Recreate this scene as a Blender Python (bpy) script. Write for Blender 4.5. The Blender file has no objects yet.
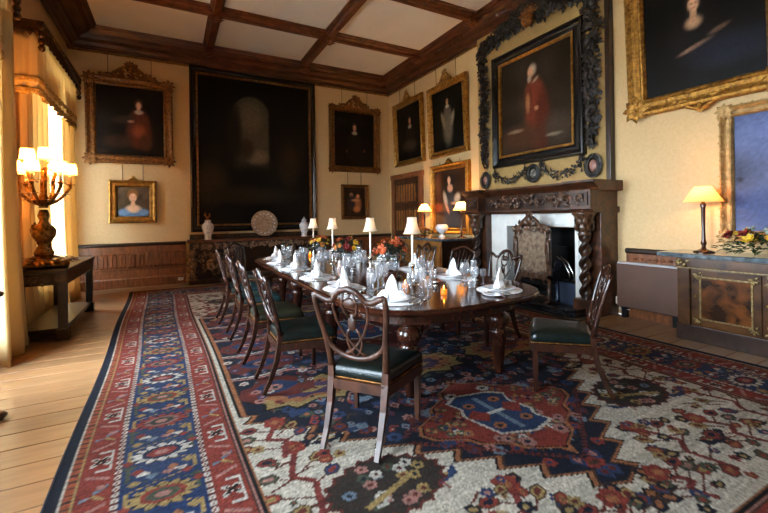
import bpy, math, random
import numpy as np
from mathutils import Vector, Matrix, Euler

# ------------------------------------------------------------------ camera, sky, exposure
SC = bpy.context.scene
COL = SC.collection
PI = math.pi
R = math.radians
cam_d = bpy.data.cameras.new('camera')
cam = bpy.data.objects.new('camera', cam_d)
COL.objects.link(cam)
SC.camera = cam
cam_d.sensor_width = 36.0
cam_d.lens = 36.0 * 395 / 768
cam_d.shift_y = -39.5 / 768
cam_d.clip_start = 0.05
cam.location = (0, 0, 1.4)
cam.rotation_euler = (Matrix.Rotation(R(-28.2), 3, 'Z') @ Matrix.Rotation(R(90), 3, 'X') @ Matrix.Rotation(R(-0.84), 3, 'Z')).to_euler()

world = bpy.data.worlds.new('overcast_sky')
SC.world = world
world.use_nodes = True
bg = world.node_tree.nodes['Background']
bg.inputs[0].default_value = (0.72, 0.86, 1.0, 1)
bg.inputs[1].default_value = 28.0
SC.view_settings.view_transform = 'Standard'
SC.view_settings.look = 'None'
SC.view_settings.gamma = 1
SC.view_settings.use_curve_mapping = False
SC.view_settings.exposure = 0.82
SC.cycles.max_bounces = 9
SC.cycles.diffuse_bounces = 7
SC.cycles.glossy_bounces = 4
SC.cycles.transmission_bounces = 6
SC.cycles.transparent_max_bounces = 16
SC.cycles.sample_clamp_indirect = 6.0
SC.cycles.caustics_reflective = False
SC.cycles.caustics_refractive = False

XL, XR, YB, YN, ZC = -1.8, 5.5, 9.88, -3.6, 5.28      # left wall, fireplace wall, far wall, near wall, ceiling
WINDOWS = [(7.15, 9.1), (3.6, 5.35), (0.5, 2.0)]
for (a, b) in WINDOWS:                                   # daylight portals: guide sky light, emit nothing themselves
    ld = bpy.data.lights.new('window_daylight', 'AREA')
    ld.shape = 'RECTANGLE'; ld.size = 3.3; ld.size_y = b - a
    ld.cycles.is_portal = True
    lo = bpy.data.objects.new('window_daylight', ld)
    COL.objects.link(lo)
    lo.location = (-2.2, (a + b) / 2, 2.3)
    lo.rotation_euler = (0, -PI / 2, 0)

# ------------------------------------------------------------------ helpers
random.seed(7)

def lin(c):
    return tuple((x / 255 / 12.92) if x / 255 <= 0.04045 else ((x / 255 + 0.055) / 1.055) ** 2.4 for x in c)

def nlin(a):
    a = np.asarray(a, dtype=np.float32) / 255
    return np.where(a <= 0.04045, a / 12.92, ((a + 0.055) / 1.055) ** 2.4)

MATS = {}
def mat(name, c, rough=0.5, metal=0.0, c2=None, scale=8.0, stretch=(1, 1, 1), bump=0.0, bscale=None, kind='noise', spec=None, coat=0.0, detail=4, lo=0.35, hi=0.65, attr=None, rnd=0.0, sheen=0.0, trans=0.0):
    m = bpy.data.materials.new(name); MATS[name] = m
    m.use_nodes = True
    nt = m.node_tree; N = nt.nodes; L = nt.links
    p = N['Principled BSDF']
    p.inputs['Roughness'].default_value = rough
    p.inputs['Metallic'].default_value = metal
    if spec is not None: p.inputs['Specular IOR Level'].default_value = spec
    if coat: p.inputs['Coat Weight'].default_value = coat; p.inputs['Coat Roughness'].default_value = 0.12
    if sheen: p.inputs['Sheen Weight'].default_value = sheen
    if trans: p.inputs['Transmission Weight'].default_value = trans
    out = None
    tc = N.new('ShaderNodeTexCoord'); mp = N.new('ShaderNodeMapping')
    mp.inputs['Scale'].default_value = stretch
    L.new(tc.outputs['Object'], mp.inputs['Vector'])
    if attr:
        at = N.new('ShaderNodeAttribute'); at.attribute_name = attr; out = at.outputs['Color']
    elif c2 is not None:
        if kind == 'noise':
            t = N.new('ShaderNodeTexNoise'); t.inputs['Scale'].default_value = scale; t.inputs['Detail'].default_value = detail
            t.inputs['Distortion'].default_value = 0.6
            fac = t.outputs['Fac']
        elif kind == 'voronoi':
            t = N.new('ShaderNodeTexVoronoi'); t.inputs['Scale'].default_value = scale; fac = t.outputs['Distance']
        else:
            t = N.new('ShaderNodeTexWave'); t.inputs['Scale'].default_value = scale; t.inputs['Distortion'].default_value = 5
            t.inputs['Detail'].default_value = 3; fac = t.outputs['Fac']
        L.new(mp.outputs['Vector'], t.inputs['Vector'])
        r = N.new('ShaderNodeValToRGB')
        r.color_ramp.elements[0].position = lo; r.color_ramp.elements[1].position = hi
        r.color_ramp.elements[0].color = (*lin(c), 1); r.color_ramp.elements[1].color = (*lin(c2), 1)
        L.new(fac, r.inputs['Fac']); out = r.outputs['Color']
    if out is None:
        p.inputs['Base Color'].default_value = (*lin(c), 1)
    else:
        if rnd:
            oi = N.new('ShaderNodeObjectInfo'); hs = N.new('ShaderNodeHueSaturation'); mr = N.new('ShaderNodeMapRange')
            mr.inputs['To Min'].default_value = 1 - rnd; mr.inputs['To Max'].default_value = 1 + rnd
            L.new(oi.outputs['Random'], mr.inputs['Value']); L.new(mr.outputs['Result'], hs.inputs['Value'])
            L.new(out, hs.inputs['Color']); out = hs.outputs['Color']
        L.new(out, p.inputs['Base Color'])
    if bump:
        t2 = N.new('ShaderNodeTexNoise'); t2.inputs['Scale'].default_value = bscale or scale; t2.inputs['Detail'].default_value = 3
        L.new(mp.outputs['Vector'], t2.inputs['Vector'])
        b = N.new('ShaderNodeBump'); b.inputs['Strength'].default_value = bump; b.inputs['Distance'].default_value = 0.02
        L.new(t2.outputs['Fac'], b.inputs['Height']); L.new(b.outputs['Normal'], p.inputs['Normal'])
    return m

def emis(name, c, strength, rough=0.6):
    m = mat(name, c, rough); p = m.node_tree.nodes['Principled BSDF']
    p.inputs['Emission Color'].default_value = (*lin(c), 1); p.inputs['Emission Strength'].default_value = strength
    return m

def thin_glass(name, tint=(1, 1, 1), gloss=0.10, rough=0.02):
    m = bpy.data.materials.new(name); m.use_nodes = True; MATS[name] = m
    N = m.node_tree.nodes; L = m.node_tree.links
    N.remove(N['Principled BSDF'])
    o = N['Material Output']
    t = N.new('ShaderNodeBsdfTransparent'); t.inputs[0].default_value = (*tint, 1)
    g = N.new('ShaderNodeBsdfGlossy'); g.inputs['Roughness'].default_value = rough
    fr = N.new('ShaderNodeLayerWeight'); fr.inputs['Blend'].default_value = gloss
    mx = N.new('ShaderNodeMixShader')
    L.new(fr.outputs['Facing'], mx.inputs[0]); L.new(t.outputs[0], mx.inputs[1]); L.new(g.outputs[0], mx.inputs[2])
    L.new(mx.outputs[0], o.inputs[0])
    return m

def crystal(name, scatter=.21):
    m = thin_glass(name, (0.96, 0.97, 0.99), 0.5, 0.04)          # cut lead crystal: facets scatter part of the light
    N = m.node_tree.nodes; L = m.node_tree.links; o = N['Material Output']; old = o.inputs[0].links[0].from_socket
    d = N.new('ShaderNodeBsdfDiffuse'); d.inputs[0].default_value = (.92, .94, .97, 1)
    t = N.new('ShaderNodeBsdfTranslucent'); t.inputs[0].default_value = (.92, .94, .97, 1)
    a = N.new('ShaderNodeMixShader'); a.inputs[0].default_value = .5; L.new(d.outputs[0], a.inputs[1]); L.new(t.outputs[0], a.inputs[2])
    b = N.new('ShaderNodeMixShader'); b.inputs[0].default_value = scatter; L.new(old, b.inputs[1]); L.new(a.outputs[0], b.inputs[2]); L.new(b.outputs[0], o.inputs[0])
    return m

def shade_mat(name, c, tr):
    m = bpy.data.materials.new(name); m.use_nodes = True; MATS[name] = m
    N = m.node_tree.nodes; L = m.node_tree.links
    N.remove(N['Principled BSDF'])
    d = N.new('ShaderNodeBsdfDiffuse'); d.inputs[0].default_value = (*lin(c), 1)
    t = N.new('ShaderNodeBsdfTranslucent'); t.inputs[0].default_value = (*lin(c), 1)
    mx = N.new('ShaderNodeMixShader'); mx.inputs[0].default_value = tr
    L.new(d.outputs[0], mx.inputs[1]); L.new(t.outputs[0], mx.inputs[2]); L.new(mx.outputs[0], N['Material Output'].inputs[0])
    return m

class MB:
    """collects shapes; build() links them as one mesh object"""
    def __init__(s): s.v = []; s.f = []; s.sm = []
    def add(s, vs, fs, smooth=False, M=None):
        o = len(s.v)
        if M is not None: vs = [M @ Vector(p) for p in vs]
        s.v.extend([tuple(p) for p in vs]); s.f.extend([tuple(i + o for i in q) for q in fs]); s.sm.extend([smooth] * len(fs))
        return s
    def box(s, c, d, M=None):
        x, y, z = c; a, b, e = d[0] / 2, d[1] / 2, d[2] / 2
        vs = [(x + i * a, y + j * b, z + k * e) for i in (-1, 1) for j in (-1, 1) for k in (-1, 1)]
        return s.add(vs, [(0, 1, 3, 2), (4, 6, 7, 5), (0, 4, 5, 1), (2, 3, 7, 6), (0, 2, 6, 4), (1, 5, 7, 3)], False, M)
    def bx(s, x0, x1, y0, y1, z0, z1, M=None):
        return s.box(((x0 + x1) / 2, (y0 + y1) / 2, (z0 + z1) / 2), (x1 - x0, y1 - y0, z1 - z0), M)
    def lathe(s, prof, seg=16, o=(0, 0, 0), M=None, smooth=True, sx=1, sy=1, flute=0, nfl=8):
        vs = []; fs = []; n = len(prof)
        for (r, z) in prof:
            for k in range(seg):
                a = 2 * PI * k / seg; q = r * (1 + flute * math.cos(nfl * a))
                vs.append((o[0] + q * math.cos(a) * sx, o[1] + q * math.sin(a) * sy, o[2] + z))
        for i in range(n - 1):
            for k in range(seg):
                k2 = (k + 1) % seg
                fs.append((i * seg + k, i * seg + k2, (i + 1) * seg + k2, (i + 1) * seg + k))
        if prof[0][0] > 1e-4: fs.append(tuple(range(seg))[::-1])
        if prof[-1][0] > 1e-4: fs.append(tuple((n - 1) * seg + k for k in range(seg)))
        return s.add(vs, fs, smooth, M)
    def lathe_open(s, prof, seg=16, o=(0, 0, 0), M=None):
        vs = []; fs = []; n = len(prof)
        for (r, z) in prof:
            for k in range(seg):
                a = 2 * PI * k / seg; vs.append((o[0] + r * math.cos(a), o[1] + r * math.sin(a), o[2] + z))
        for i in range(n - 1):
            for k in range(seg):
                k2 = (k + 1) % seg
                fs.append((i * seg + k, i * seg + k2, (i + 1) * seg + k2, (i + 1) * seg + k))
        return s.add(vs, fs, True, M)
    def tube(s, pts, r, seg=6, closed=False, M=None, flat=1.0, smooth=True, nrm=None):
        P = [Vector(p) for p in pts]; n = len(P); vs = []; fs = []
        rr = r if isinstance(r, (list, tuple)) else [r] * n
        prev = None
        for i in range(n):
            if closed: t = P[(i + 1) % n] - P[i - 1]
            else: t = P[min(i + 1, n - 1)] - P[max(i - 1, 0)]
            t = t.normalized() if t.length > 1e-9 else Vector((0, 0, 1))
            if nrm is not None: u = Vector(nrm)
            elif prev is not None: u = prev
            else: u = Vector((0, 0, 1)) if abs(t.z) < 0.9 else Vector((1, 0, 0))
            u = u - t * u.dot(t)
            if u.length < 1e-6: u = t.orthogonal()
            u.normalize(); prev = u; w = t.cross(u)
            for k in range(seg):
                a = 2 * PI * (k + 0.5) / seg
                vs.append(P[i] + rr[i] * (math.cos(a) * u * flat + math.sin(a) * w))
        m = n if closed else n - 1
        for i in range(m):
            j = (i + 1) % n
            for k in range(seg):
                k2 = (k + 1) % seg
                fs.append((i * seg + k, i * seg + k2, j * seg + k2, j * seg + k))
        if not closed:
            fs.append(tuple(range(seg))[::-1]); fs.append(tuple((n - 1) * seg + k for k in range(seg)))
        return s.add(vs, fs, smooth, M)
    def ell(s, c, r, M=None, seg=7, rings=4, rot=None):
        vs = []; fs = []
        T = rot.to_matrix() if rot is not None else None
        pts = [(0, 0, -1)]
        for i in range(1, rings):
            z = -math.cos(PI * i / rings); q = math.sin(PI * i / rings)
            for k in range(seg):
                a = 2 * PI * k / seg; pts.append((q * math.cos(a), q * math.sin(a), z))
        pts.append((0, 0, 1))
        for p in pts:
            w = Vector((p[0] * r[0], p[1] * r[1], p[2] * r[2]))
            if T: w = T @ w
            vs.append(w + Vector(c))
        for k in range(seg):
            k2 = (k + 1) % seg
            fs.append((0, 1 + k2, 1 + k))
            for i in range(rings - 2):
                a = 1 + i * seg
                fs.append((a + k, a + k2, a + seg + k2, a + seg + k))
            b = 1 + (rings - 2) * seg
            fs.append((b + k, b + k2, len(pts) - 1))
        return s.add(vs, fs, True, M)
    def prism(s, poly, z0, z1, M=None, smooth=False):
        n = len(poly)
        vs = [(p[0], p[1], z0) for p in poly] + [(p[0], p[1], z1) for p in poly]
        fs = [tuple(range(n))[::-1], tuple(range(n, 2 * n))]
        o = len(s.v); s.add(vs, fs, False, M)
        s.add([], [], False)
        for i in range(n):
            j = (i + 1) % n
            s.f.append((o + i, o + j, o + n + j, o + n + i)); s.sm.append(smooth)
        return s
    def sweep(s, prof, a, b, out, up=(0, 0, 1)):
        """extrude a (d, z) profile along a->b; d is measured along 'out'"""
        a = Vector(a); b = Vector(b); out = Vector(out); up = Vector(up); n = len(prof)
        vs = [a + out * d + up * z for d, z in prof] + [b + out * d + up * z for d, z in prof]
        fs = [(i, (i + 1) % n, n + (i + 1) % n, n + i) for i in range(n)] + [tuple(range(n))[::-1], tuple(range(n, 2 * n))]
        return s.add(vs, fs)
    def leaf(s, c, d, up, l, w, curl=0.25):
        d = Vector(d).normalized(); up = Vector(up); sd = d.cross(up)
        if sd.length < 1e-6: sd = d.orthogonal()
        sd.normalize(); n = sd.cross(d); c = Vector(c)
        P = [c, c + d * l * .35 + sd * w * .5 + n * l * .03, c + d * l * .35 - sd * w * .5 + n * l * .03, c + d * l * .4 + n * l * .1,
             c + d * l * .75 + sd * w * .3 - n * l * curl * .3, c + d * l * .75 - sd * w * .3 - n * l * curl * .3, c + d * l * .75 + n * l * (.06 - curl * .3), c + d * l - n * l * curl]
        return s.add(P, [(0, 1, 3), (0, 3, 2), (1, 4, 6, 3), (3, 6, 5, 2), (4, 7, 6), (6, 7, 5)], True)
    def build(s, name, m, parent=None, bevel=0.0, loc=None, rz=None, seg=2):
        me = bpy.data.meshes.new(name)
        me.from_pydata([tuple(p) for p in s.v], [], s.f)
        me.polygons.foreach_set('use_smooth', s.sm)
        me.materials.append(MATS[m] if isinstance(m, str) else m)
        me.update()
        o = bpy.data.objects.new(name, me); COL.objects.link(o)
        if name.endswith('carving') or name in ('foliage', 'acanthus'): o['kind'] = 'stuff'
        if parent is not None: o.parent = parent
        if loc: o.location = loc
        if rz: o.rotation_euler = (0, 0, rz)
        if bevel:
            b = o.modifiers.new('bevel', 'BEVEL'); b.width = bevel; b.segments = seg; b.limit_method = 'ANGLE'
        return o

def tag(o, label, cat, group=None):
    o['label'] = label; o['category'] = cat
    if group: o['group'] = group
    return o
def empty(name, loc=(0, 0, 0), rz=0.0):
    o = bpy.data.objects.new(name, None); COL.objects.link(o)
    o.empty_display_size = 0.05
    o.location = loc; o.rotation_euler = (0, 0, rz); return o
def thing(name, label, cat, loc=(0, 0, 0), rz=0.0, group=None):
    return tag(empty(name, loc, rz), label, cat, group)
def struct(o, label=None, cat=None):
    o['kind'] = 'structure'
    if label: o['label'] = label
    if cat: o['category'] = cat
    return o
def copy_tree(o, parent=None):
    c = o.copy(); COL.objects.link(c)
    if parent is not None: c.parent = parent
    for ch in list(o.children): copy_tree(ch, c)
    return c
def place(proto, used, loc, rz, label, group=None):
    o = proto if not used[0] else copy_tree(proto)
    used[0] = True
    o.location = loc; o.rotation_euler = (0, 0, rz); o['label'] = label
    if group: o['group'] = group
    return o
def lamp_light(parent, loc, watts, c=(255, 164, 74), r=0.03):
    d = bpy.data.lights.new('bulb', 'POINT'); d.energy = watts; d.color = lin(c); d.shadow_soft_size = r
    o = bpy.data.objects.new('bulb', d); COL.objects.link(o); o.parent = parent; o.location = loc
    return o

# ------------------------------------------------------------------ materials
mat('wallpaper', (213, 178, 126), 0.7, c2=(220, 187, 138), scale=26, detail=8, bump=0.04, bscale=60)
mat('plaster', (240, 236, 232), 0.9, c2=(234, 230, 226), scale=1.2)
mat('cornice_wood', (102, 56, 30), 0.38, c2=(60, 30, 15), scale=6, stretch=(.5, .5, 3))
mat('beam_wood', (120, 66, 34), 0.38, c2=(84, 44, 22), scale=7, stretch=(1, 1, 1))
mat('panel_wood', (138, 82, 46), 0.36, c2=(96, 54, 29), scale=14, stretch=(2, 2, .4), bump=.05)
mat('door_wood', (150, 92, 54), 0.35, c2=(112, 64, 36), scale=10, stretch=(2, 2, .3))
mat('floor_wood', (148, 112, 76), 0.3, c2=(126, 92, 60), scale=4, stretch=(.5, 4, 1), bump=.03, rnd=.14, detail=8, lo=.3, hi=.7)
mat('mahogany', (62, 28, 16), 0.14, c2=(38, 16, 10), scale=4, stretch=(5, .7, 2), coat=.35)
mat('mahogany_leg', (72, 35, 20), 0.2, c2=(40, 18, 11), scale=7, stretch=(2, 2, .5), coat=.4)
mat('chair_wood', (56, 27, 15), 0.26, c2=(32, 15, 9), scale=11, stretch=(1, 1, .5), coat=.3)
mat('chair_wood_worn', (76, 42, 25), 0.4, c2=(46, 24, 14), scale=11, stretch=(1, 1, .5))
mat('dark_oak', (52, 30, 17), 0.33, c2=(30, 17, 10), scale=12, stretch=(1, 1, .5))
mat('carved_oak', (96, 64, 42), 0.28, c2=(44, 27, 18), scale=18, bump=.15, bscale=40)
mat('overmantel_paper', (176, 144, 88), 0.7, c2=(164, 132, 78), scale=20)
mat('pelmet_gilt', (84, 56, 28), 0.45, metal=.4, c2=(40, 25, 12), scale=22)
mat('carved_oak_lit', (168, 136, 110), 0.34, c2=(70, 52, 40), scale=20)  # paler copy of the carved oak, daylight on the relief put into colour
mat('mantel_wood', (90, 51, 29), 0.3, c2=(48, 26, 15), scale=10, stretch=(1, .6, 1))
mat('limewood', (34, 26, 20), 0.45, c2=(20, 15, 12), scale=20)
mat('black_frame', (22, 20, 20), 0.25)
mat('gilt', (190, 138, 60), 0.4, metal=.7, c2=(120, 80, 28), scale=22, bump=.5, bscale=55)
mat('gilt_plain', (186, 138, 62), 0.36, metal=.7, c2=(140, 96, 36), scale=12)
mat('gilt_dark', (150, 98, 42), 0.42, metal=.6, c2=(84, 50, 20), scale=26, bump=.6, bscale=50)
mat('pale_gilt', (196, 160, 104), 0.5, metal=.4, c2=(150, 116, 68), scale=18, bump=.5, bscale=50)
mat('bronze', (170, 124, 62), 0.3, metal=.85, c2=(84, 58, 26), scale=24, bump=.15, bscale=40)
mat('brass', (190, 140, 60), 0.28, metal=.9)
mat('brass_mount', (150, 124, 78), 0.4, metal=.7, c2=(92, 72, 38), scale=40)
mat('silver', (210, 208, 204), 0.16, metal=1.0)
mat('iron', (24, 25, 28), 0.4, metal=.5)
mat('steel_blue', (84, 96, 122), 0.3, metal=.5)
mat('soot', (14, 13, 14), 0.9)
mat('white_marble', (240, 238, 232), 0.35, c2=(230, 227, 220), scale=5)
mat('green_marble', (52, 60, 62), 0.12, c2=(100, 112, 118), scale=14, detail=8, coat=.5)
mat('walnut', (96, 60, 28), 0.26, c2=(54, 31, 15), scale=5, detail=6, coat=.3, lo=.3, hi=.7)
mat('burr_walnut', (108, 60, 26), 0.2, c2=(44, 24, 12), scale=7, detail=7, coat=.4, lo=.36, hi=.6)
mat('side_wood', (168, 112, 54), 0.35, c2=(128, 80, 36), scale=8, stretch=(1, 1, .4))
mat('leather', (12, 25, 22), 0.3, c2=(7, 15, 13), scale=16, bump=.15, bscale=60)
mat('leather_teal', (22, 46, 48), 0.34, c2=(14, 32, 34), scale=16, bump=.15, bscale=60)
mat('leather_olive', (34, 36, 20), 0.34, c2=(22, 24, 13), scale=16, bump=.15, bscale=60)
# curtain: see shade_mat below
mat('curtain_trim', (206, 176, 110), 0.8, c2=(150, 112, 56), scale=40)
mat('linen', (242, 240, 238), 0.8)
mat('china', (236, 236, 240), 0.14, coat=.5)
mat('china_red', (120, 60, 44), 0.2, c2=(170, 110, 84), scale=30, coat=.4)
mat('delft', (226, 230, 236), 0.15, c2=(120, 140, 178), scale=26, lo=.5, hi=.72, coat=.5)
mat('dish_tan', (160, 128, 98), 0.3, c2=(110, 80, 60), scale=38, coat=.3)
mat('dish_rim', (176, 152, 126), 0.3, c2=(128, 100, 78), scale=30)
mat('candle_white', (240, 232, 214), 0.55)
mat('heater_panel', (98, 68, 54), 0.65, c2=(90, 62, 50), scale=3)
mat('heater_grille', (176, 172, 172), 0.5)
mat('plastic_white', (232, 232, 228), 0.4)
mat('tapestry', (142, 120, 96), 0.9, c2=(92, 70, 56), scale=14, detail=6, lo=.35, hi=.65)
mat('cord', (70, 48, 22), 0.8)
mat('leaf_dark', (34, 46, 22), 0.75, c2=(22, 30, 15), scale=30)
mat('leaf_green', (46, 70, 26), 0.75, c2=(28, 46, 16), scale=30)
mat('fl_orange', (204, 96, 40), 0.6, c2=(150, 54, 26), scale=40)
mat('fl_amber', (204, 138, 54), 0.6, c2=(168, 92, 32), scale=40)
mat('fl_red', (150, 34, 28), 0.6, c2=(84, 16, 18), scale=40)
mat('fl_yellow', (230, 196, 60), 0.6, c2=(210, 160, 36), scale=40)
mat('fl_pale', (200, 206, 196), 0.6, c2=(150, 176, 170), scale=40)
mat('ground_bounce', (196, 188, 174), 0.95, c2=(180, 170, 154), scale=.4)  # unseen ground outside, made pale to bounce daylight onto the ceiling
mat('stone', (150, 140, 124), 0.8, c2=(128, 118, 102), scale=3)
mat('hearth_stone', (66, 56, 50), 0.35, c2=(48, 40, 36), scale=6)
mat('window_paint', (226, 224, 216), 0.5)
mat('paint_canvas', (60, 50, 40), 0.42, attr='paint', spec=.12)
mat('rug_pile', (120, 40, 30), 0.95, attr='paint', bump=.1, bscale=220, spec=.1)
mat('rug_edge', (22, 22, 32), 0.95)
thin_glass('pane_glass', (0.97, 0.98, 0.98), 0.08)
crystal('crystal')
shade_mat('shade_cream', (246, 206, 156), 0.5)
shade_mat('curtain', (226, 201, 152), 0.28)
shade_mat('shade_glow', (255, 238, 208), 0.7)
shade_mat('shade_linen', (238, 226, 208), 0.4)

# ================================================================== the room
# ---- floor of wide boards running across the room
fl = struct(MB().bx(XL - .5, XR + .9, YN - .1, YB + .1, -.12, -.03).build('floor', 'hearth_stone'), 'old honey-coloured wooden board floor', 'floor')
def board_mesh(l, w):
    return MB().bx(0, l, 0, w, -.03, 0)
y = YN; k = 0
bw = .236
shared = {}
while y < YB - .01:
    cut = [1.9, 3.3, .55, 2.6][k % 4]
    for (x0, x1) in ((XL - .3, cut), (cut, XR)):
        key = (round(x0, 2), round(x1, 2))
        if key not in shared:
            shared[key] = board_mesh(x1 - x0 - .006, bw - .008).build('board', 'floor_wood', fl, bevel=.003, seg=1, loc=(x0, y, 0))
        else:
            c = shared[key].copy(); COL.objects.link(c); c.location = (x0, y, 0)
    y += bw; k += 1

# ---- walls
def wall(name, boxes, label):
    m = MB()
    for b in boxes: m.bx(*b)
    return struct(m.build(name, 'wallpaper'), label, 'wall')
FBX = (3.82, 5.12, 1.19)          # firebox hole: y0, y1, top
wall('wall_back', [(XL - .4, XR + .4, YB, YB + .2, 0, ZC + .2)], 'ochre papered end wall hung with portraits')
wall('wall_right', [(XR, XR + .2, YN, FBX[0], 0, ZC + .2), (XR, XR + .2, FBX[1], YB, 0, ZC + .2), (XR, XR + .2, FBX[0], FBX[1], FBX[2], ZC + .2)], 'cream damask papered fireplace wall')
wall('wall_near', [(XL - .4, XR + .4, YN - .2, YN, 0, ZC + .2)], 'plain papered wall opposite the sideboard')
ws = sorted(WINDOWS); bl = []; y = YN
for (a, b) in ws:
    bl.append((XL - .4, XL, y, a, 0, ZC + .2)); y = b
    bl += [(XL - .4, XL, a, b, 0, .45), (XL - .4, XL, a, b, 3.95, ZC + .2)]
bl.append((XL - .4, XL, y, YB, 0, ZC + .2))
wall('wall_left', bl, 'papered window wall with tall window openings')
MB().bx(-60, -2.6, -50, 60, -1.0, -.9).build('ground', 'ground_bounce')
struct(bpy.data.objects['ground'], 'unseen ground as pale terrace outside the windows', 'reflector')
for i, (a, b) in enumerate(WINDOWS):
    w = struct(empty('window_%d' % (i + 1), (-2.06, a, .45)), 'tall sash window with white glazing bars', 'window')
    W = b - a; Hh = 3.5
    fr = MB()
    fr.bx(-.05, .05, 0, .07, 0, Hh).bx(-.05, .05, W - .07, W, 0, Hh).bx(-.05, .05, 0, W, 0, .08).bx(-.05, .05, 0, W, Hh - .08, Hh).bx(-.05, .05, 0, W, Hh / 2 - .03, Hh / 2 + .03)
    f = fr.build('window_frame', 'window_paint', w)
    for j in range(1, 3):
        MB().bx(-.02, .02, W * j / 3 - .012, W * j / 3 + .012, .08, Hh - .08).build('glazing_bar', 'window_paint', f)
    for j in (1, 2, 4, 5):
        MB().bx(-.019, .019, .07, W - .07, Hh * j / 6 - .012, Hh * j / 6 + .012).build('glazing_bar', 'window_paint', f)
    for c in range(3):
        for r in range(6):
            MB().bx(-.003, .003, W * c / 3 + .012, W * (c + 1) / 3 - .012, Hh * r / 6 + .012, Hh * (r + 1) / 6 - .012).build('pane', 'pane_glass', w)
    MB().bx(-.1, .3, -.03, W + .03, -.05, 0).build('window_sill', 'window_paint', w)

# ---- ceiling: plaster fields between moulded oak beams, carved bosses at the crossings
ce = struct(MB().bx(XL - .4, XR + .2, YN - .2, YB + .2, ZC + .04, ZC + .2).build('ceiling', 'plaster'), 'white plaster ceiling divided by oak beams', 'ceiling')
BX = [-1.27, .76, 2.95, 5.14]
BY = [9.6, 7.82, 5.86, 3.9, 1.94, -.02, -1.98, -3.5]
for i in range(3):
    for j in range(7):
        MB().bx(BX[i], BX[i + 1], BY[j + 1], BY[j], ZC, ZC + .05).build('panel', 'plaster', ce)
bp = [(-.115, 0), (-.115, -.035), (-.085, -.05), (-.085, -.08), (-.06, -.1), (-.05, -.15), (.05, -.15), (.06, -.1), (.085, -.08), (.085, -.05), (.115, -.035), (.115, 0)]
for x in (.76, 2.95):
    MB().sweep(bp, (x, -3.5, ZC), (x, 9.6, ZC), (1, 0, 0)).build('beam', 'beam_wood', ce)
for yy in BY[1:-1]:
    MB().sweep(bp, (-1.43, yy, ZC - .002), (5.14, yy, ZC - .002), (0, 1, 0)).build('beam', 'beam_wood', ce)
bo = MB()
bo.box((0, 0, -.17), (.17, .17, .06)); bo.lathe([(.0, -.26), (.05, -.25), (.07, -.215), (.09, -.2)], 10)
for q in range(8):
    a = q * PI / 4; bo.leaf((.05 * math.cos(a), .05 * math.sin(a), -.205), (math.cos(a), math.sin(a), -.1), (0, 0, -1), .1, .07)
boss = None
def corbel(x, yy):
    global boss
    if boss is None:
        boss = bo.build('boss', 'beam_wood', ce, loc=(x, yy, ZC)); return
    c = boss.copy(); COL.objects.link(c); c.location = (x, yy, ZC)
for x in (.76, 2.95):
    for yy in BY[1:-2]: corbel(x, yy)
    corbel(x, 9.56)
for yy in BY[1:-2]: corbel(5.1, yy); corbel(-1.24, yy)
corbel(5.1, 9.56)
# ---- cornices
cp = [(0, 0), (.03, 0), (.03, -.035), (.06, -.035), (.075, .04), (.11, .08), (.15, .10), (.15, .16), (.19, .2), (.26, .24), (.30, .30), (.33, .30), (.36, .36), (.36, .39), (0, .39)]
cp = [(d, z) for d, z in cp]
zc = 4.91
t1 = struct(MB().sweep(cp, (XL, YB, zc), (XR, YB, zc), (0, -1, 0)).build('trim_1', 'cornice_wood'), 'dark moulded oak cornice above the sideboard wall', 'cornice')
t2 = struct(MB().sweep(cp, (XR, YN, zc), (XR, YB, zc), (-1, 0, 0)).build('trim_2', 'cornice_wood'), 'dark moulded oak cornice above the fireplace wall', 'cornice')
t3 = struct(MB().sweep([(d * 1.47, z) for d, z in cp], (XL, YN, zc), (XL, YB, zc), (1, 0, 0)).build('trim_3', 'cornice_wood'), 'dark moulded oak cornice above the windows', 'cornice')
# carved strapwork sprays applied on the cornice cove
for yy in (8.7, 6.8, 4.9, 2.9):
    m = MB()
    for q in range(9):
        a = (q - 4) * .11
        m.leaf((XR - .2, yy + a, zc + .19), (-.2, a * 2, -.4), (-1, 0, -.5), .13, .06)
    m.tube([(XR - .19, yy - .45, zc + .2), (XR - .23, yy - .2, zc + .16), (XR - .23, yy + .2, zc + .16), (XR - .19, yy + .45, zc + .2)], .02, 5)
    m.build('carved_spray', 'cornice_wood', t2)
# brass picture rail
struct(MB().sweep([(0, 0), (.028, 0), (.028, .03), (0, .03)], (XL, YB, 4.84), (XR, YB, 4.84), (0, -1, 0)).build('trim_4', 'gilt_plain'), 'thin gilt picture rail on the end wall', 'rail')
struct(MB().sweep([(0, 0), (.028, 0), (.028, .03), (0, .03)], (XR, 6.15, 4.84), (XR, YB, 4.84), (-1, 0, 0)).build('trim_5', 'gilt_plain'), 'thin gilt picture rail by the corner door', 'rail')

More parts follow.
